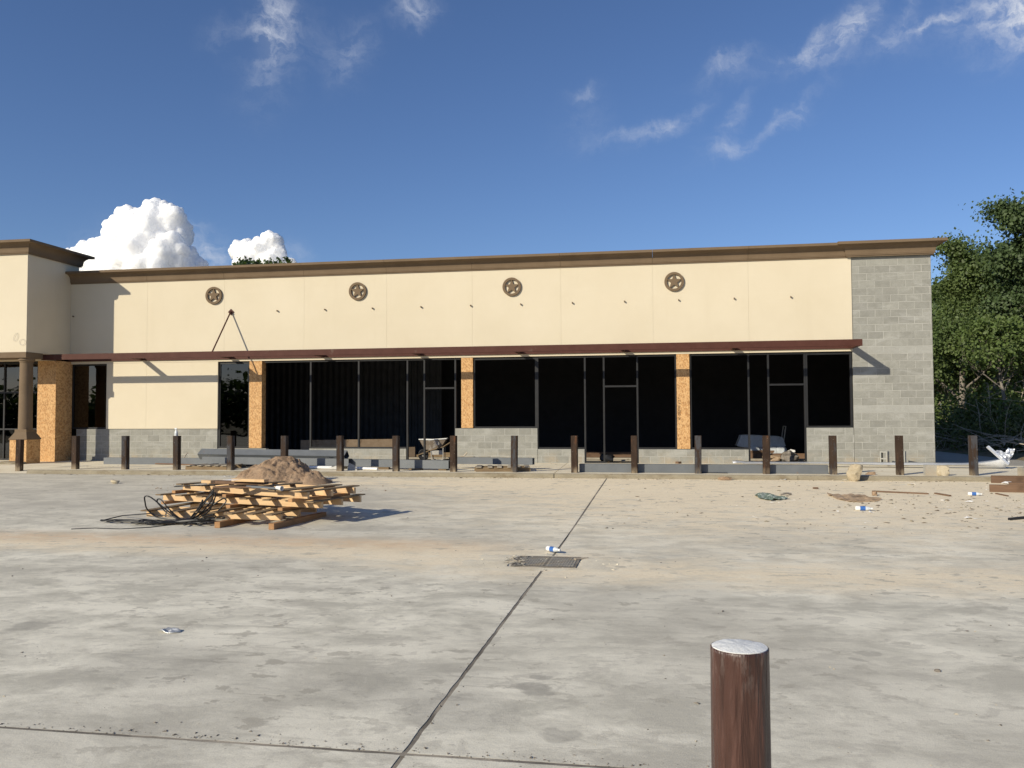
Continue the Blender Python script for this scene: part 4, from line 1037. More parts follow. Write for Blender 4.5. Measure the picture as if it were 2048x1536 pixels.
o = mb.build('sand', MATS['walk_concrete'], None, 180); o['kind'] = 'stuff'
mb = MB(); rr = random.Random(9)
for k in range(26):
    x = -1.66 + .24 * rr.random(); y = 8.98 + .62 * rr.random(); w = .05
    mb.tube([(x, y, .012 + .015 * rr.random()), (x + rr.uniform(-w, w), y + rr.uniform(-w, w), .03 * rr.random() + .01), (x + rr.uniform(-2 * w, 2 * w), y + rr.uniform(-2 * w, 2 * w), .012)], .004, 5)
tag(mb.build('wire_mesh_scrap', grate_m), 'scrap of crushed wire mesh at the left end of the drain grate', 'wire mesh')
stick('stick', 'dark pointed stick lying at the right end of the drain grate', 'stick', G(1150, 1121) + Vector((0, 0, .012)), G(1176, 1118) + Vector((0, 0, .01)), .014, twig_m)

# flattened can
cn = G(342, 1264); mb = MB()
for j in range(9):
    for i in range(21):
        a = 2 * math.pi * i / 20; r = (.075 + .01 * fbm((i, j, 0), .5, 2)) * (j / 8)
        mb.v.append((cn.x + r * 1.1 * math.cos(a), cn.y + r * .62 * math.sin(a), .012 + .014 * fbm((r * 30 * math.cos(a), r * 30 * math.sin(a), 1), .6, 3) + .006 * math.cos(j)))
for j in range(8):
    for i in range(20): a = j * 21 + i; mb.f.append((a, a + 1, a + 22, a + 21))
o = mb.build('crushed_can', can_m, None, 60); o.modifiers.new('thickness', 'SOLIDIFY').thickness = .006
tag(o, 'crushed shiny can on the bare concrete at the left', 'can')

# litter on the right half of the lot
def sheet(name, lab, cat, outline, mat, thick, bump, seed, grid=26, lift=.012):
    """a crumpled flat piece: outline of (x, y) metres, triangulated on a grid"""
    xs = [p[0] for p in outline]; ys = [p[1] for p in outline]; mb = MB(); idx = {}
    def inside(x, y):
        c = False; n = len(outline)
        for i in range(n):
            (x1, y1), (x2, y2) = outline[i], outline[i - 1]
            if (y1 > y) != (y2 > y) and x < (x2 - x1) * (y - y1) / (y2 - y1) + x1: c = not c
        return c
    X = lambda i: min(xs) + (max(xs) - min(xs)) * i / grid
    Yv = lambda j: min(ys) + (max(ys) - min(ys)) * j / grid
    for j in range(grid + 1):
        for i in range(grid + 1):
            x, y = X(i), Yv(j); z = lot_z(y) + lift + bump * abs(fbm((x, y, seed), 3.2, 4)); idx[i, j] = len(mb.v)
            mb.v.append((x + .02 * fbm((x, y, seed + 3), 6, 2), y + .03 * fbm((x, y, seed + 5), 6, 2), z))
    for j in range(grid):
        for i in range(grid):
            if inside((X(i) + X(i + 1)) / 2, (Yv(j) + Yv(j + 1)) / 2): mb.f.append((idx[i, j], idx[i + 1, j], idx[i + 1, j + 1], idx[i, j + 1]))
    o = mb.build(name, mat); b = bmesh.new(); b.from_mesh(o.data); bmesh.ops.delete(b, geom=[v for v in b.verts if not v.link_faces], context='VERTS'); b.to_mesh(o.data); b.free()
    o.modifiers.new('thickness', 'SOLIDIFY').thickness = thick
    return tag(o, lab, cat)
gp2 = lambda *a: [(G(x, y).x, G(x, y).y) for x, y in a]
sheet('cardboard', 'flattened dirty brown cardboard on the lot in front of the big pale rock', 'cardboard', gp2((1654, 990), (1678, 990), (1692, 992), (1700, 990), (1722, 991), (1740, 996), (1764, 1000), (1750, 1003), (1722, 1005), (1700, 1004), (1678, 1000)), card_m, .012, .05, 3)
sheet('netting', 'crumpled piece of green netting on the lot left of the cardboard', 'netting', gp2((1509, 992), (1520, 990), (1537, 989), (1545, 993), (1560, 994), (1576, 999), (1560, 1001), (1540, 1002), (1522, 999)), green_m, .006, .06, 12, 18)
stick('branch', 'dark twig end poking out of the green netting', 'stick', G(1560, 993) + Vector((0, 0, .03)), G(1582, 990) + Vector((0, 0, .02)), .02, twig_m, bend=.02)
board('plank', 'long thin dark strip lying on the lot behind the cardboard', 'strip', G(1744, 984) + Vector((0, 0, .002)), G(1857, 989) + Vector((0, 0, .002)), .05, .025, wood3_m)
board('plank', 'short dark strip continuing the long thin strip on the lot', 'strip', G(1868, 988) + Vector((0, 0, .002)), G(1898, 993) + Vector((0, 0, .002)), .05, .025, wood3_m)
board('plank', 'dark chip of wood on the lot left of the big pale rock', 'chip', G(1627, 978) + Vector((0, 0, .002)), G(1637, 978) + Vector((0, 0, .002)), .06, .03, wood3_m)
lm = 'loose lumber at the right edge'
lz = G(1980, 984)
board('plank', 'thick reddish brown plank on edge at the right edge of the lot', 'plank', Vector((lz.x, lz.y, lz.z)), Vector((lz.x + 2.4, lz.y - .28, lz.z)), .05, .145, wood3_m, group=lm)
l2 = G(2004, 971)
board('plank', 'reddish brown plank on edge against the kerb at the far right', 'plank', Vector((l2.x, 19.7, l2.z)), Vector((l2.x + 2.2, 19.45, l2.z)), .05, .17, wood3_m, group=lm)
board('plank', 'flat brown plank leaning over the kerb at the far right', 'plank', Vector((l2.x + .22, 19.35, l2.z)), Vector((l2.x + 2.2, 18.9, l2.z + .02)), .14, .05, wood3_m, group=lm)
b4 = hollow_block('grey concrete block on the kerb at the extreme right edge', (FY(2042, 950, 20.25).x, 20.2, ZS + .001), (0, 0, .1), cmu_m)
board('plank', 'thin dark stick lying in front of the thick plank at the right edge', 'stick', G(1990, 988) + Vector((0, 0, .001)), G(2014, 993) + Vector((0, 0, .001)), .035, .02, wood3_m)
board('metal_pipe', 'dark broken pipe end on the lot at the right edge', 'pipe', G(2022, 1041) + Vector((0, 0, .001)), G(2070, 1036) + Vector((0, 0, .001)), .05, .035, black_m)
for k, (x, y, w, lab) in enumerate(((1824, 970, .16, 'white scrap on the lot below the grey block on the kerb'), (1937, 1004, .12, 'white scrap on the lot in front of the bottle near the lumber'), (1674, 1026, .05, 'small white scrap left of the bottle by the cardboard'), (1436, 956, .2, 'white scrap against the kerb in front of the long tube'),
                                    (1567, 960, .16, 'white scrap at the kerb left of the big pale rock'), (1940, 1037, .16, 'row of white scrap on the dirt right of the bottle'), (2020, 968, .3, 'white scrap between the two planks at the right edge'), (1689, 962, .09, 'white scrap touching the left side of the big pale rock'),
                                    (1160, 956, .14, 'white scrap at the kerb by the end of the slab joint'), (668, 951, .2, 'white scrap at the kerb right of the sand pile'), (1742, 1026, .08, 'white scrap right of the bottle by the cardboard'), (455, 953, .16, 'white scrap at the kerb left of the sand pile'), (1511, 1038, .06, 'tiny white chip on the clean concrete left of the netting'), (60, 947, .10, 'white scrap beside the low post by the column pedestal'))):
    c = G(x, y); r = random.Random(k + 50)
    pts = [(c.x + w * .6 * math.cos(a + r.uniform(-.3, .3)) * r.uniform(.6, 1.1), c.y + w * .4 * math.sin(a + r.uniform(-.3, .3)) * r.uniform(.6, 1.1)) for a in [j * .78 for j in range(8)]]
    sheet('paper_scrap', lab, 'scrap', pts, paper_m, .003, .06, k, 8, .004)

# countless small stuff: chips, pebbles, flakes
def scatter(name, mat, n, place, smin, smax, seed, flat=.6):
    r = random.Random(seed); mb = MB(); base = [(1, 0, 0), (-.5, .86, 0), (-.5, -.86, 0), (.2, .1, 1), (0, 0, -.6)]
    fs = [(0, 1, 3), (1, 2, 3), (2, 0, 3), (1, 0, 4), (2, 1, 4), (0, 2, 4)]
    for _ in range(n):
        x, y = place(r); s = smin * (smax / smin) ** (r.random() ** 2); a = r.random() * 6.28; e = r.uniform(.5, 2.2)
        z = (lot_z(y) if y < 20 else ZS) + s * flat * .3
        mb.add([(x + s * (p[0] * e * math.cos(a) - p[1] * math.sin(a)), y + s * (p[0] * e * math.sin(a) + p[1] * math.cos(a)), z + s * flat * p[2] * r.uniform(.6, 1.2)) for p in base], fs)
    o = mb.build(name, mat); o['kind'] = 'stuff'; return o
def pl_near(r): return (r.uniform(-7, 4.5), 4.0 + 9 * r.random() ** 1.3)
def pl_joint(r): return (r.uniform(-4.2, 1.2), JY + abs(r.gauss(0, .05)) + .01) if r.random() < .7 else (JX + r.gauss(0, .04), r.uniform(3, 10))
def pl_right(r):
    return (4.8 + r.gauss(0, 1.5), 15.2 + r.gauss(0, 1.2)) if r.random() < .6 else (r.uniform(-1, 9), r.uniform(12, 19.8))
def pl_kerb(r): return (r.uniform(-16, 9), 19.96 - abs(r.gauss(0, .12)))
scatter('gravel', bark_m, 260, pl_near, .004, .014, 1)
scatter('gravel', rock_m, 160, pl_near, .003, .010, 2)
scatter('gravel', bark_m, 420, pl_joint, .003, .010, 3)
scatter('wood_debris', wood2_m, 330, pl_right, .008, .045, 4, .3)
scatter('wood_debris', paper_m, 120, pl_right, .008, .032, 5, .3)
scatter('gravel', kerb_m, 420, pl_right, .006, .03, 6)
scatter('wood_debris', wood2_m, 160, pl_kerb, .01, .04, 7, .4)
scatter('gravel', rock_m, 160, pl_kerb, .01, .035, 8, .5)
scatter('gravel', sand_m, 500, lambda r: (-8.4 + r.gauss(0, 1.1), 17.2 + r.gauss(0, .55)), .006, .03, 9)
scatter('gravel', walk_m, 260, lambda r: (-1.22 + r.gauss(0, .42), 9.25 + r.gauss(0, .24)), .006, .022, 16, .45)
scatter('gravel', joint_m, 90, lambda r: (-1.45 + r.gauss(0, .25), 9.15 + r.gauss(0, .2)), .005, .018, 17, .45)
scatter('wood_debris', wood4_m, 200, lambda r: (r.uniform(-16, 7), r.uniform(20.6, 24.4)), .01, .04, 10, .3)

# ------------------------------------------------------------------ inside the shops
wb = thing('wheelbarrow', 'mortar caked wheelbarrow standing in the doorway right of the wide bay', 'wheelbarrow', (-6.92, 25.75, ZS), None, (0, 0, .12))
wb.scale = (.84, .84, .92)
# tray: open tapered basin, nose to the left
T0 = [(-.46, -.30, .42), (.24, -.22, .36), (.24, .22, .36), (-.34, .20, .36)]
top = [(-.55, -.33, .72), (-.15, -.35, .70), (.46, -.33, .735), (.46, .33, .735), (-.15, .35, .70), (-.55, .33, .72)]
bot = [(-.36, -.20, .37), (-.1, -.21, .36), (.24, -.20, .42), (.24, .20, .42), (-.1, .21, .36), (-.36, .20, .37)]
inn = [(x * .96, y * .95, z - .005) for x, y, z in top]; inb = [(x * .95, y * .94, z + .012) for x, y, z in bot]
mb = MB(); mb.v += top + bot + inn + inb
for k in range(6):
    k2 = (k + 1) % 6; mb.f += [(k, k2, 6 + k2, 6 + k), (12 + k2, 12 + k, 18 + k, 18 + k2), (k2, k, 12 + k, 12 + k2)]
mb.f += [(6, 7, 8, 9, 10, 11), (23, 22, 21, 20, 19, 18)]
tray = bpart('tray', mb, tray_m, wb)
mb = MB().tube([Vector(p) for p in top + top[:1]], .016, 8); rim = bpart('rolled_rim', mb, cap_m, wb, 50)
mb = MB(); r3 = random.Random(2)                       # daubed scribble on the side of the tray
def side(u, w): return (-.02 + u, -.345 + .13 * (0.62 - w) * .9, w)
for (pts) in ([(.02, .62), (.06, .66), (.11, .64), (.08, .60), (.04, .58), (.09, .55), (.14, .57)], [(.16, .65), (.14, .58), (.19, .55), (.22, .60), (.18, .64)], [(.06, .52), (.14, .53), (.22, .56)]):
    mb.tube([side(*p) for p in pts], .008, 5)
bpart('scribble', mb, paper_m, wb)
for s in (-1, 1):
    bpart('handle', MB().tube([(-.62, s * .05, .18), (-.2, s * .2, .33), (.34, s * .27, .46), (.62, s * .29, .62), (.80, s * .29, .70)], [.02, .02, .02, .022, .02], 8), wood2_m, wb, 50)
    bpart('leg', MB().tube([(-.12, s * .2, .36), (-.1, s * .23, .04), (.02, s * .24, .012), (.24, s * .25, .012), (.34, s * .26, .04), (.34, s * .26, .44)], .016, 8), pipe_m, wb, 50)
bpart('brace', MB().box((-.1, -.2, .20), (.34, -.19, .34)), pipe_m, wb)
wh = bpart('wheel', MB().lathe([(.06, -.03), (.17, -.04), (.195, -.02), (.195, .02), (.17, .04), (.06, .03)], 28, M=Matrix.Translation((-.44, 0, .19)) @ Matrix.Rotation(R(90), 4, 'X')), black_m, wb, 40)
me = MB().lathe([(.01, -.045), (.06, -.036), (.06, .036), (.01, .045)], 16, M=Matrix.Translation((-.44, 0, .19)) @ Matrix.Rotation(R(90), 4, 'X')).mesh('hub'); me.materials.append(pipe_m); part('hub', me, wh)
# low white cart in the right-hand shop
ct = thing('cart', 'low dusty white wheeled cart standing in the dark shop behind the right doorway', 'cart', (3.50, 29.7, ZS))
ct.scale = (.95, .95, .95)
bpart('deck', MB().prism([(-.95, .36), (-.84, .62), (-.80, .74), (-.62, .76), (.5, .70), (.62, .66), (.72, .36), (.4, .32), (-.7, .31)], -.38, .38, lambda a, b, d: (a, d, b)), cart_m, ct)
bpart('body', MB().prism([(-.62, .10), (-.62, .30), (.50, .30), (.50, .10)], -.33, .33, lambda a, b, d: (a, d, b)), cart_m, ct)
for x in (-.36, .26, .56):
    for s in (-1, 1):
        w_ = bpart('wheel', MB().lathe([(.05, -.05), (.15, -.06), (.19, -.04), (.19, .04), (.15, .06), (.05, .05)], 24, M=Matrix.Translation((x, s * .40, .19)) @ Matrix.Rotation(R(90), 4, 'X')), cart_m, ct, 40)
bpart('push_bar', MB().tube([(.66, -.3, .5), (.74, -.3, 1.05), (.74, .3, 1.05), (.66, .3, .5)], .02, 8), pipe_m, ct, 50)
# boards and rubbish lying on the shop floors
iw = 'lumber on the floors inside the shops'
def fl(x, y, dz=0): return Vector((x, y, ZS - .004 + dz))
r5 = random.Random(12)
for k, (x0, x1, y, h, w, mt, lab) in enumerate(((-2.3, -.3, 25.9, .04, .14, wood4_m, 'nearest pale board on the floor inside the middle doorway'), (-2.6, -.2, 26.9, .05, .15, wood4_m, 'second pale board on the floor inside the middle doorway'), (-2.8, -.4, 28.2, .09, .15, wood3_m, 'brown board on edge inside the middle doorway'), (-3.0, -.1, 29.6, .12, .10, wood3_m, 'farthest brown board inside the middle doorway'),
    (2.4, 4.4, 26.4, .06, .14, wood4_m, 'nearest board on the floor inside the right doorway'), (2.5, 4.9, 27.8, .16, .12, wood3_m, 'brown board standing on edge inside the right doorway'), (2.3, 4.2, 29.3, .20, .14, wood3_m, 'farthest brown board in front of the white cart'),
    (-8.1, -5.9, 26.6, .05, .15, wood4_m, 'pale board on the floor under the wheelbarrow'), (-8.6, -6.2, 28.0, .08, .14, wood2_m, 'brown board on the floor behind the wheelbarrow'), (-8.4, -5.5, 29.2, .10, .12, wood2_m, 'farthest board on the floor behind the wheelbarrow'))):
    board('plank', lab, 'plank', fl(x0, y + r5.uniform(-.1, .1)), fl(x1, y + r5.uniform(-.15, .15)), w, h, mt, group=iw)
board('gypsum_sheet', 'long low grey-brown board standing on edge inside the wide left bay', 'board', fl(-11.6, 26.2), fl(-8.9, 27.6, .0), .05, .62, card_m)
board('gypsum_sheet', 'short grey-brown board behind the long one inside the wide left bay', 'board', fl(-9.0, 27.3), fl(-8.2, 27.9), .05, .34, card_m)
o = MB().box((-11.75, 25.6, ZS - .004), (-10.3, 26.0, ZS + .20)).build('crate', wood2_m, None, bevel=.01); tag(o, 'low weathered wooden box on the floor inside the open left bay', 'box')
boulder('rubbish_sack', 'black sack of rubbish on the sill just inside the middle doorway', 'sack', (-1.55, 25.3, ZS - .01), .26, .14, .13, black_m, 61, 3, .25)
boulder('rubbish_sack', 'dark rubbish heap inside the right jamb of the right doorway', 'sack', (3.8, 25.8, ZS - .01), .26, .24, .16, bark_m, 62, 3, .35)
boulder('rag', 'white rag lying on the rubbish heap inside the right doorway', 'rag', (3.86, 26.1, ZS + .22), .14, .1, .07, paper_m, 63, 3, .4)
boulder('rag', 'brown scrap heap on the floor of the right doorway', 'scrap', (3.35, 26.2, ZS - .01), .30, .22, .09, card_m, 64, 4, .4)
scatter('wood_debris', wood2_m, 260, lambda r: (r.choice((-6.6, -1.1, 3.4)) + r.uniform(-.8, .8), r.uniform(24.8, 29)), .02, .09, 15, .4)

# ------------------------------------------------------------------ trees
def leaf_mesh(name, P, Nn, size, mat, seed, droop=.2):
    r = np.random.default_rng(seed); n = len(P); P = np.asarray(P, float)
    nrm = np.asarray(Nn, float) + r.normal(0, .75, (n, 3)); nrm /= np.linalg.norm(nrm, axis=1, keepdims=True) + 1e-9
    t = r.normal(0, 1, (n, 3)); t[:, 2] -= droop; t -= nrm * (t * nrm).sum(1, keepdims=True); t /= np.linalg.norm(t, axis=1, keepdims=True) + 1e-9
    b = np.cross(nrm, t); s = size * r.uniform(.55, 1.3, (n, 1))
    # five-point leaf: stem, two shoulders, tip; folded along the midrib
    v = np.stack([P - t * s * .5, P + b * s * .42 + nrm * s * .10, P + t * s * .62, P - b * s * .42 + nrm * s * .10], 1).reshape(-1, 3)
    me = bpy.data.meshes.new(name); me.vertices.add(4 * n); me.vertices.foreach_set('co', v.ravel())
    idx = np.arange(n)[:, None] * 4
    f = np.concatenate([idx + [0, 1, 2], idx + [0, 2, 3]], 1).ravel()
    me.loops.add(6 * n); me.loops.foreach_set('vertex_index', f)
    me.polygons.add(2 * n); me.polygons.foreach_set('loop_start', np.arange(2 * n) * 3)
    me.update(calc_edges=True); me.validate(); me.materials.append(mat); return me
def tree(lab, base, H, rad, trunk_r, n_leaf, size, mat, seed, crown0=.28, lean=(0, 0), spread=1.0, name='broadleaf_tree', bare=0, group='trees beyond the driveway'):
    r = random.Random(seed); base = Vector(base)
    t = thing(name, lab, 'tree', base, group)
    wood = MB(); tips = []
    def limb(p, d, L, rr, depth):
        n = 5; pts = [p]; q = p.copy(); dd = d.copy()
        for i in range(n):
            w_ = .13 if depth else .035; dd = (dd + Vector((r.gauss(0, w_), r.gauss(0, w_), r.gauss(0, .08) + (.03 if depth else 0)))).normalized(); q = q + dd * (L / n); pts.append(q.copy())
        wood.tube(pts, [rr * (1 - .65 * i / n) for i in range(n + 1)], 7 if depth < 2 else 4, False)
        if depth >= 2:
            for i in range(2, n + 1): tips.append((pts[i], dd))
        if depth < 3:
            k = (15, 6, 3)[depth]
            for j in range(k):
                f = (crown0 + (1 - crown0) * (j + r.random() * .6) / k) if depth == 0 else .35 + .65 * (j + r.random()) / k
                f = min(f, .99); i = min(n - 1, int(f * n)); o = pts[i].lerp(pts[i + 1], f * n - i)
                a = r.random() * 6.28 if depth else j * 2.4 + r.random()
                out = Vector((math.cos(a), math.sin(a), r.uniform(.1, .75))).normalized()
                nd_ = (out * .9 + dd * .45).normalized()
                Lc = (rad * (1.15 - .75 * max(0, (f - crown0)) / (1 - crown0)) * r.uniform(.75, 1.2) * spread) if depth == 0 else L * r.uniform(.42, .62)
                limb(o, nd_, Lc, rr * (1 - .65 * f) * .5, depth + 1)
    limb(Vector((0, 0, -.1)), Vector((lean[0], lean[1], 1)).normalized(), H * .8, trunk_r, 0)
    kz = H / (max(p.z for p, d in tips) + .25)
    wood.v = [(x * kz, y * kz, z * kz) for x, y, z in wood.v]; tips = [(p * kz, d) for p, d in tips]
    bpart('trunk', wood, bark_m, t, 60)
    per = max(1, n_leaf // max(1, len(tips))); P, Nn = [], []
    for (p, d) in tips:
        if r.random() < bare: continue
        k = max(1, int(per * r.choice((.3, .8, 1.3, 1.9)))); cl = .16 + .26 * r.random()
        for _ in range(k):
            o = Vector((r.gauss(0, 1), r.gauss(0, 1), r.gauss(0, .6))) * cl; P.append(tuple(p + o)); Nn.append((o.x * .8 + p.x * .25, o.y * .8 + p.y * .25, .35))
    me = leaf_mesh('crown', P, Nn, size, mat, seed); part('crown', me, t); return t
FZ = .45
tree('light green maple-like tree rising right behind the corner of the block pier', (12.75, 38.6, FZ), 9.0, 1.9, .13, 38000, .12, leaf_a, 3, .16)
tree('taller dark oak-like tree at the right edge with feathery top', (15.3, 36.4, FZ), 9.9, 1.9, .18, 30000, .125, leaf_b, 5, .22)
tree('mid green tree filling the gap between the light tree and the dark one', (15.2, 41.5, FZ), 8.8, 2.2, .15, 20000, .15, leaf_c, 9, .2)
tree('leaning grey trunked small tree near the right edge', (13.15, 34.6, FZ), 5.2, 1.5, .085, 7000, .12, leaf_c, 14, .48, (-.12, 0))
tree('dark tree deep in the wood behind the light green one', (15.8, 47.5, FZ), 8.6, 3.4, .18, 18000, .19, leaf_b, 21, .1)
tree('dark low branched tree behind the block pier edge', (14.4, 46.0, FZ), 6.6, 3.0, .16, 17000, .17, leaf_b, 22, .1)
tree('dark tree deep in the wood at the right edge', (17.6, 44.2, FZ), 9.6, 3.4, .2, 18000, .18, leaf_b, 23, .1)
tree('farthest dark tree closing the view through the wood', (19.5, 54.5, FZ), 10.0, 4.2, .22, 16000, .25, leaf_b, 24, .06)
tree('far mid green tree closing the view beside the pier', (16.2, 55.0, FZ), 7.6, 3.8, .2, 14000, .24, leaf_c, 25, .06)
tree('dark tree whose top just shows above the roof parapet', (-37.2, 70, 0), 16.1, 4.0, .3, 20000, .34, leaf_b, 31, .45, group='trees behind the shops', spread=1.25)
def shrub(lab, base, H, rad, n, size, mat, seed, bare=0.0):
    r = random.Random(seed); t = thing('shrub', lab, 'shrub', base, 'brush at the foot of the trees'); wood = MB(); P, Nn = [], []
    for k in range(16):
        a = r.random() * 6.28; d = Vector((math.cos(a) * r.uniform(.1, .9), math.sin(a) * r.uniform(.1, .9), 1)).normalized(); p = Vector((r.gauss(0, .15) * rad, r.gauss(0, .15) * rad, -.05)); pts = [p]; L = H * r.uniform(.6, 1.25)
        for i in range(5): d = (d + Vector((r.gauss(0, .2), r.gauss(0, .2), -.05 * i))).normalized(); p = p + d * L / 5; pts.append(p)
        wood.tube(pts, [.016 - .0025 * i for i in range(6)], 4, False)
        for q in pts[1:]:
            for _ in range(int(n / 80 * (0 if r.random() < bare else 1))):
                o = Vector((r.gauss(0, 1), r.gauss(0, 1), r.gauss(0, .8))) * .22 * rad; P.append(tuple(q + o)); Nn.append((o.x, o.y, .6))
    bpart('stems', wood, twig_m, t)
    if P: part('foliage', leaf_mesh('foliage', P, Nn, size, mat, seed), t)
    return t
sh = [(11.75, 37.4, 1.7, 'leafy brush against the block pier edge'), (12.2, 35.3, 1.6, 'leafy brush left of the last rusty post'), (12.6, 33.4, 1.5, 'leafy brush straight behind the last rusty post'), (13.0, 31.9, 1.3, 'leafy brush behind the crumpled metal'), (13.1, 36.4, 2.2, 'taller dark brush below the light green tree'), (13.9, 34.0, 2.2, 'taller dark brush below the tall dark tree'), (12.9, 40.0, 2.4, 'dark brush deep beside the block pier'), (14.4, 38.0, 2.6, 'dark brush in the middle of the wood'), (13.9, 31.6, 1.6, 'brush at the right edge in front of the trunks'), (15.6, 36.0, 2.6, 'dark brush at the right edge between the trunks'), (15.2, 33.4, 2.3, 'dark brush at the far right edge'), (13.4, 43.5, 2.8, 'deepest dark brush beside the block pier')]
for k, (x, y, h, lab) in enumerate(sh): shrub(lab, (x, y, FZ - .12), h, 1.1 + h * .25, 2900, .105 if k < 4 else .14, (leaf_d, leaf_c)[k > 3], 70 + k, .15 if k < 4 else .05)
# felled branches and bare saplings at the wood's edge
mb = MB(); r = random.Random(77)
for k in range(190):
    y = r.uniform(29.5, 39); x = 11.55 + r.random() * 1.7; p = Vector((x, y, .35 + r.random() * .5)); d = Vector((r.gauss(0, 1), r.gauss(0, .7), r.gauss(.15, .3))).normalized(); L = r.uniform(.6, 2.0); pts = [p]
    for i in range(4): d = (d + Vector((r.gauss(0, .18), r.gauss(0, .18), r.gauss(-.03, .12)))).normalized(); p = p + d * L / 4; p.z = max(p.z, .22); pts.append(p)
    mb.tube(pts, [.017, .014, .011, .008, .004], 4, False)
o = mb.build('brush_debris', twig_m); o['kind'] = 'stuff'
for k, (x, y, h, lx) in enumerate(((12.35, 34.2, 2.5, -.06), (12.05, 34.3, 1.9, -.14), (12.9, 32.6, 1.7, .05), (13.35, 34.9, 2.7, .14), (13.05, 35.8, 3.3, .18))):
    t = thing('sapling', ('thin pale bare sapling straight above the last rusty post', 'short bare sapling left of the last rusty post', 'short dead sapling above the crumpled metal', 'slanting bare sapling left of the leaning trunk', 'tall slanting bare sapling in the middle of the wood')[k], 'sapling', (x, y, FZ - .15), 'bare saplings at the edge of the wood')
    mb = MB(); pts = [Vector((lx * h * i / 6 + .03 * r.gauss(0, 1), .03 * r.gauss(0, 1), h * i / 6)) for i in range(7)]
    mb.tube(pts, [.028 - .0035 * i for i in range(7)], 6)
    for i in (3, 4, 5): mb.tube([pts[i], pts[i] + Vector((r.gauss(0, .25), r.gauss(0, .2), .25)), pts[i] + Vector((r.gauss(0, .45), r.gauss(0, .3), .55))], [.01, .008, .004], 4)
    bpart('trunk', mb, twig_m, t, 60)
# far tree belt on the other side of the street, seen only mirrored in the glass
P = []; Nn = []; r = random.Random(5)
for k in range(560):
    x = r.uniform(-85, 50); top_ = (5.5 if x > -44 else 4.0) + 2.2 * fbm((x, 0, 0), .12, 4); c = Vector((x, -34 + r.uniform(-4, 4), 1 + (top_ - 1) * r.random()))
    for _ in range(70): o = Vector((r.gauss(0, 1), r.gauss(0, 1), r.gauss(0, .7))) * 1.1; P.append(tuple(c + o)); Nn.append((0, 0, 1))
me = leaf_mesh('treeline', P, Nn, .6, leaf_b, 3); o = put('treeline', me); o['kind'] = 'stuff'
# the wood goes on behind the trees that can be told apart
P = []; Nn = []; r = random.Random(15)
for k in range(900):
    y = r.uniform(58, 76); x = r.uniform(12, 42); c = Vector((x, y, .5 + 6.2 * r.random() ** .8))
    for _ in range(16): o = Vector((r.gauss(0, 1), r.gauss(0, 1), r.gauss(0, .7))) * .8; P.append(tuple(c + o)); Nn.append((0, 0, 1))
me = leaf_mesh('woods', P, Nn, .55, leaf_b, 6); o = put('woods', me); o['kind'] = 'stuff'

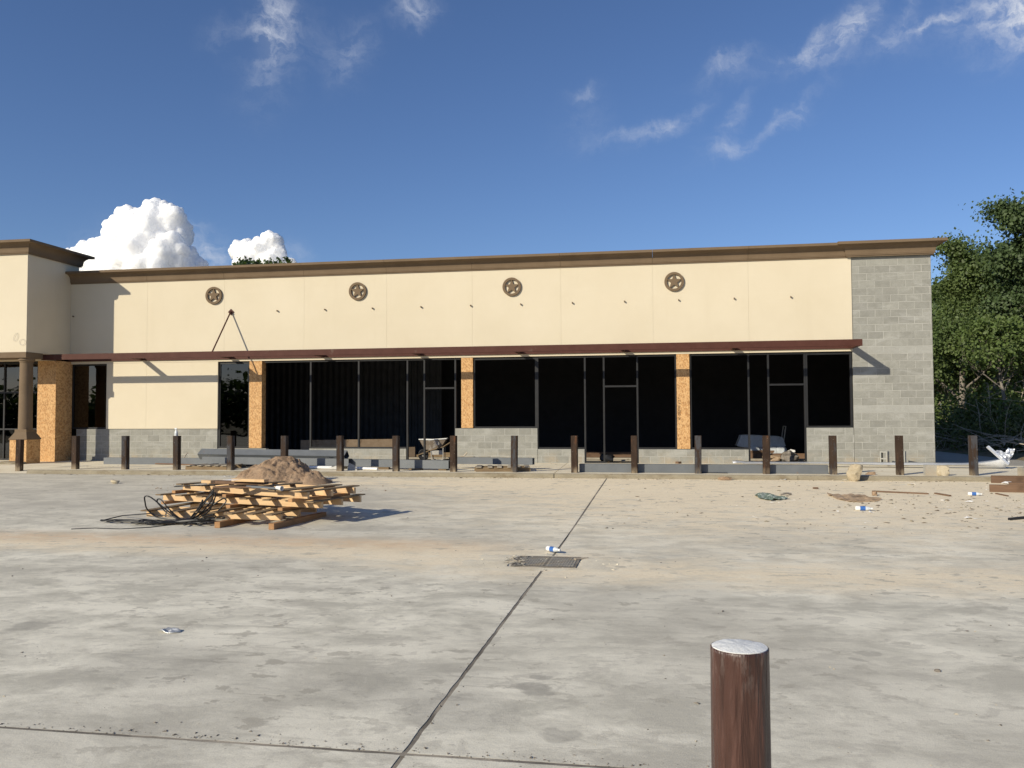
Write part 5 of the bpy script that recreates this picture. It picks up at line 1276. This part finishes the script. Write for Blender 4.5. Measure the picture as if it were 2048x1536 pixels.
# ------------------------------------------------------------------ cumulus clouds, far off and really standing there
mt, n_, out_, pos_ = new_mat('cloud_white')
cb = nd(n_, 'BsdfPrincipled', Base_Color=(.97, .97, .98, 1), Roughness=1.0, Subsurface_Weight=1.0, Subsurface_Radius=(1, 1, 1), Subsurface_Scale=45.0)
cb.inputs['Specular IOR Level'].default_value = 0; n_.links.new(cb.outputs[0], out_.inputs[0])
def cloud(lab, blobs, Y, seed):
    r = random.Random(seed); mb = MB(); b0 = bmesh.new(); bmesh.ops.create_icosphere(b0, subdivisions=4, radius=1)
    BV = [v.co.copy() for v in b0.verts]; BF = [tuple(v.index for v in f.verts) for f in b0.faces]; b0.free()
    b1 = bmesh.new(); bmesh.ops.create_icosphere(b1, subdivisions=3, radius=1); SV = [v.co.copy() for v in b1.verts]; SF = [tuple(v.index for v in f.verts) for f in b1.faces]; b1.free()
    k = Y / F_PX * 1.15
    def blob(c, R_, V, F_):
        o = len(mb.v)
        for v in V:
            p = c + v * R_; w = p / (k * 34)
            d = 1 + .20 * fbm(p / (k * 40), 1.0, 2) + .10 * abs(fbm(p / (k * 14), 1, 3)) + .05 * fbm(p / (k * 5), 1, 2)
            mb.v.append(tuple(c + v * R_ * d))
        mb.f.extend(tuple(i + o for i in f) for f in F_)
    for (x, y, R_, dz) in blobs:
        c = FY(x, y, Y + dz * k); blob(c, R_ * k, BV, BF)
        for _ in range(int(14 + R_ * .7)):
            v = Vector((r.gauss(0, 1), -abs(r.gauss(0, .8)), r.gauss(.25, 1))).normalized()
            blob(c + v * R_ * k * r.uniform(.82, 1.02), R_ * k * r.uniform(.18, .42), SV, SF)
    o = mb.build('cumulus_cloud', mt)
    def mod(kind, **kw):
        m_ = o.modifiers.new(kind.lower(), kind)
        for a_, v_ in kw.items(): setattr(m_, a_, v_)
    mod('REMESH', mode='VOXEL', voxel_size=k * 1.2, use_smooth_shade=True)
    mod('SMOOTH', factor=.5, iterations=9)
    for nm, size, st in (('billow_large', 12, 5.0), ('billow_small', 4, 2.6)):
        tx = bpy.data.textures.new(nm, 'CLOUDS'); tx.noise_scale = size * k; tx.noise_depth = 3; tx.cloud_type = 'GRAYSCALE'; tx.noise_basis = 'BLENDER_ORIGINAL'
        mod('DISPLACE', texture=tx, texture_coords='GLOBAL', strength=st * k, mid_level=.5)
    mod('SMOOTH', factor=.5, iterations=1)
    return tag(o, lab, 'cloud')
cloud('big towering white cumulus cloud rising behind the left part of the roof',
      [(318, 455, 42, 0), (345, 440, 26, -10), (300, 445, 24, -15), (268, 455, 32, -8), (245, 470, 30, 0), (283, 430, 12, -18), (322, 425, 14, -10), (360, 475, 26, 6), (285, 500, 46, -24), (238, 505, 34, -18), (205, 512, 32, -8), (175, 520, 28, 0), (150, 528, 24, 8), (330, 515, 44, -20), (368, 520, 26, 0), (230, 545, 50, -10), (310, 550, 50, -20), (390, 545, 22, 4), (160, 550, 40, 0), (370, 560, 40, 0), (407, 530, 9, 0)], 1500, 2)
cloud('smaller white cumulus cloud above the dark treetop behind the roof',
      [(545, 485, 18, 0), (520, 500, 20, -4), (490, 502, 20, 0), (475, 503, 13, 0), (555, 510, 18, 0), (500, 530, 28, 0), (545, 535, 26, 0), (583, 526, 8, 0)], 1500, 6)
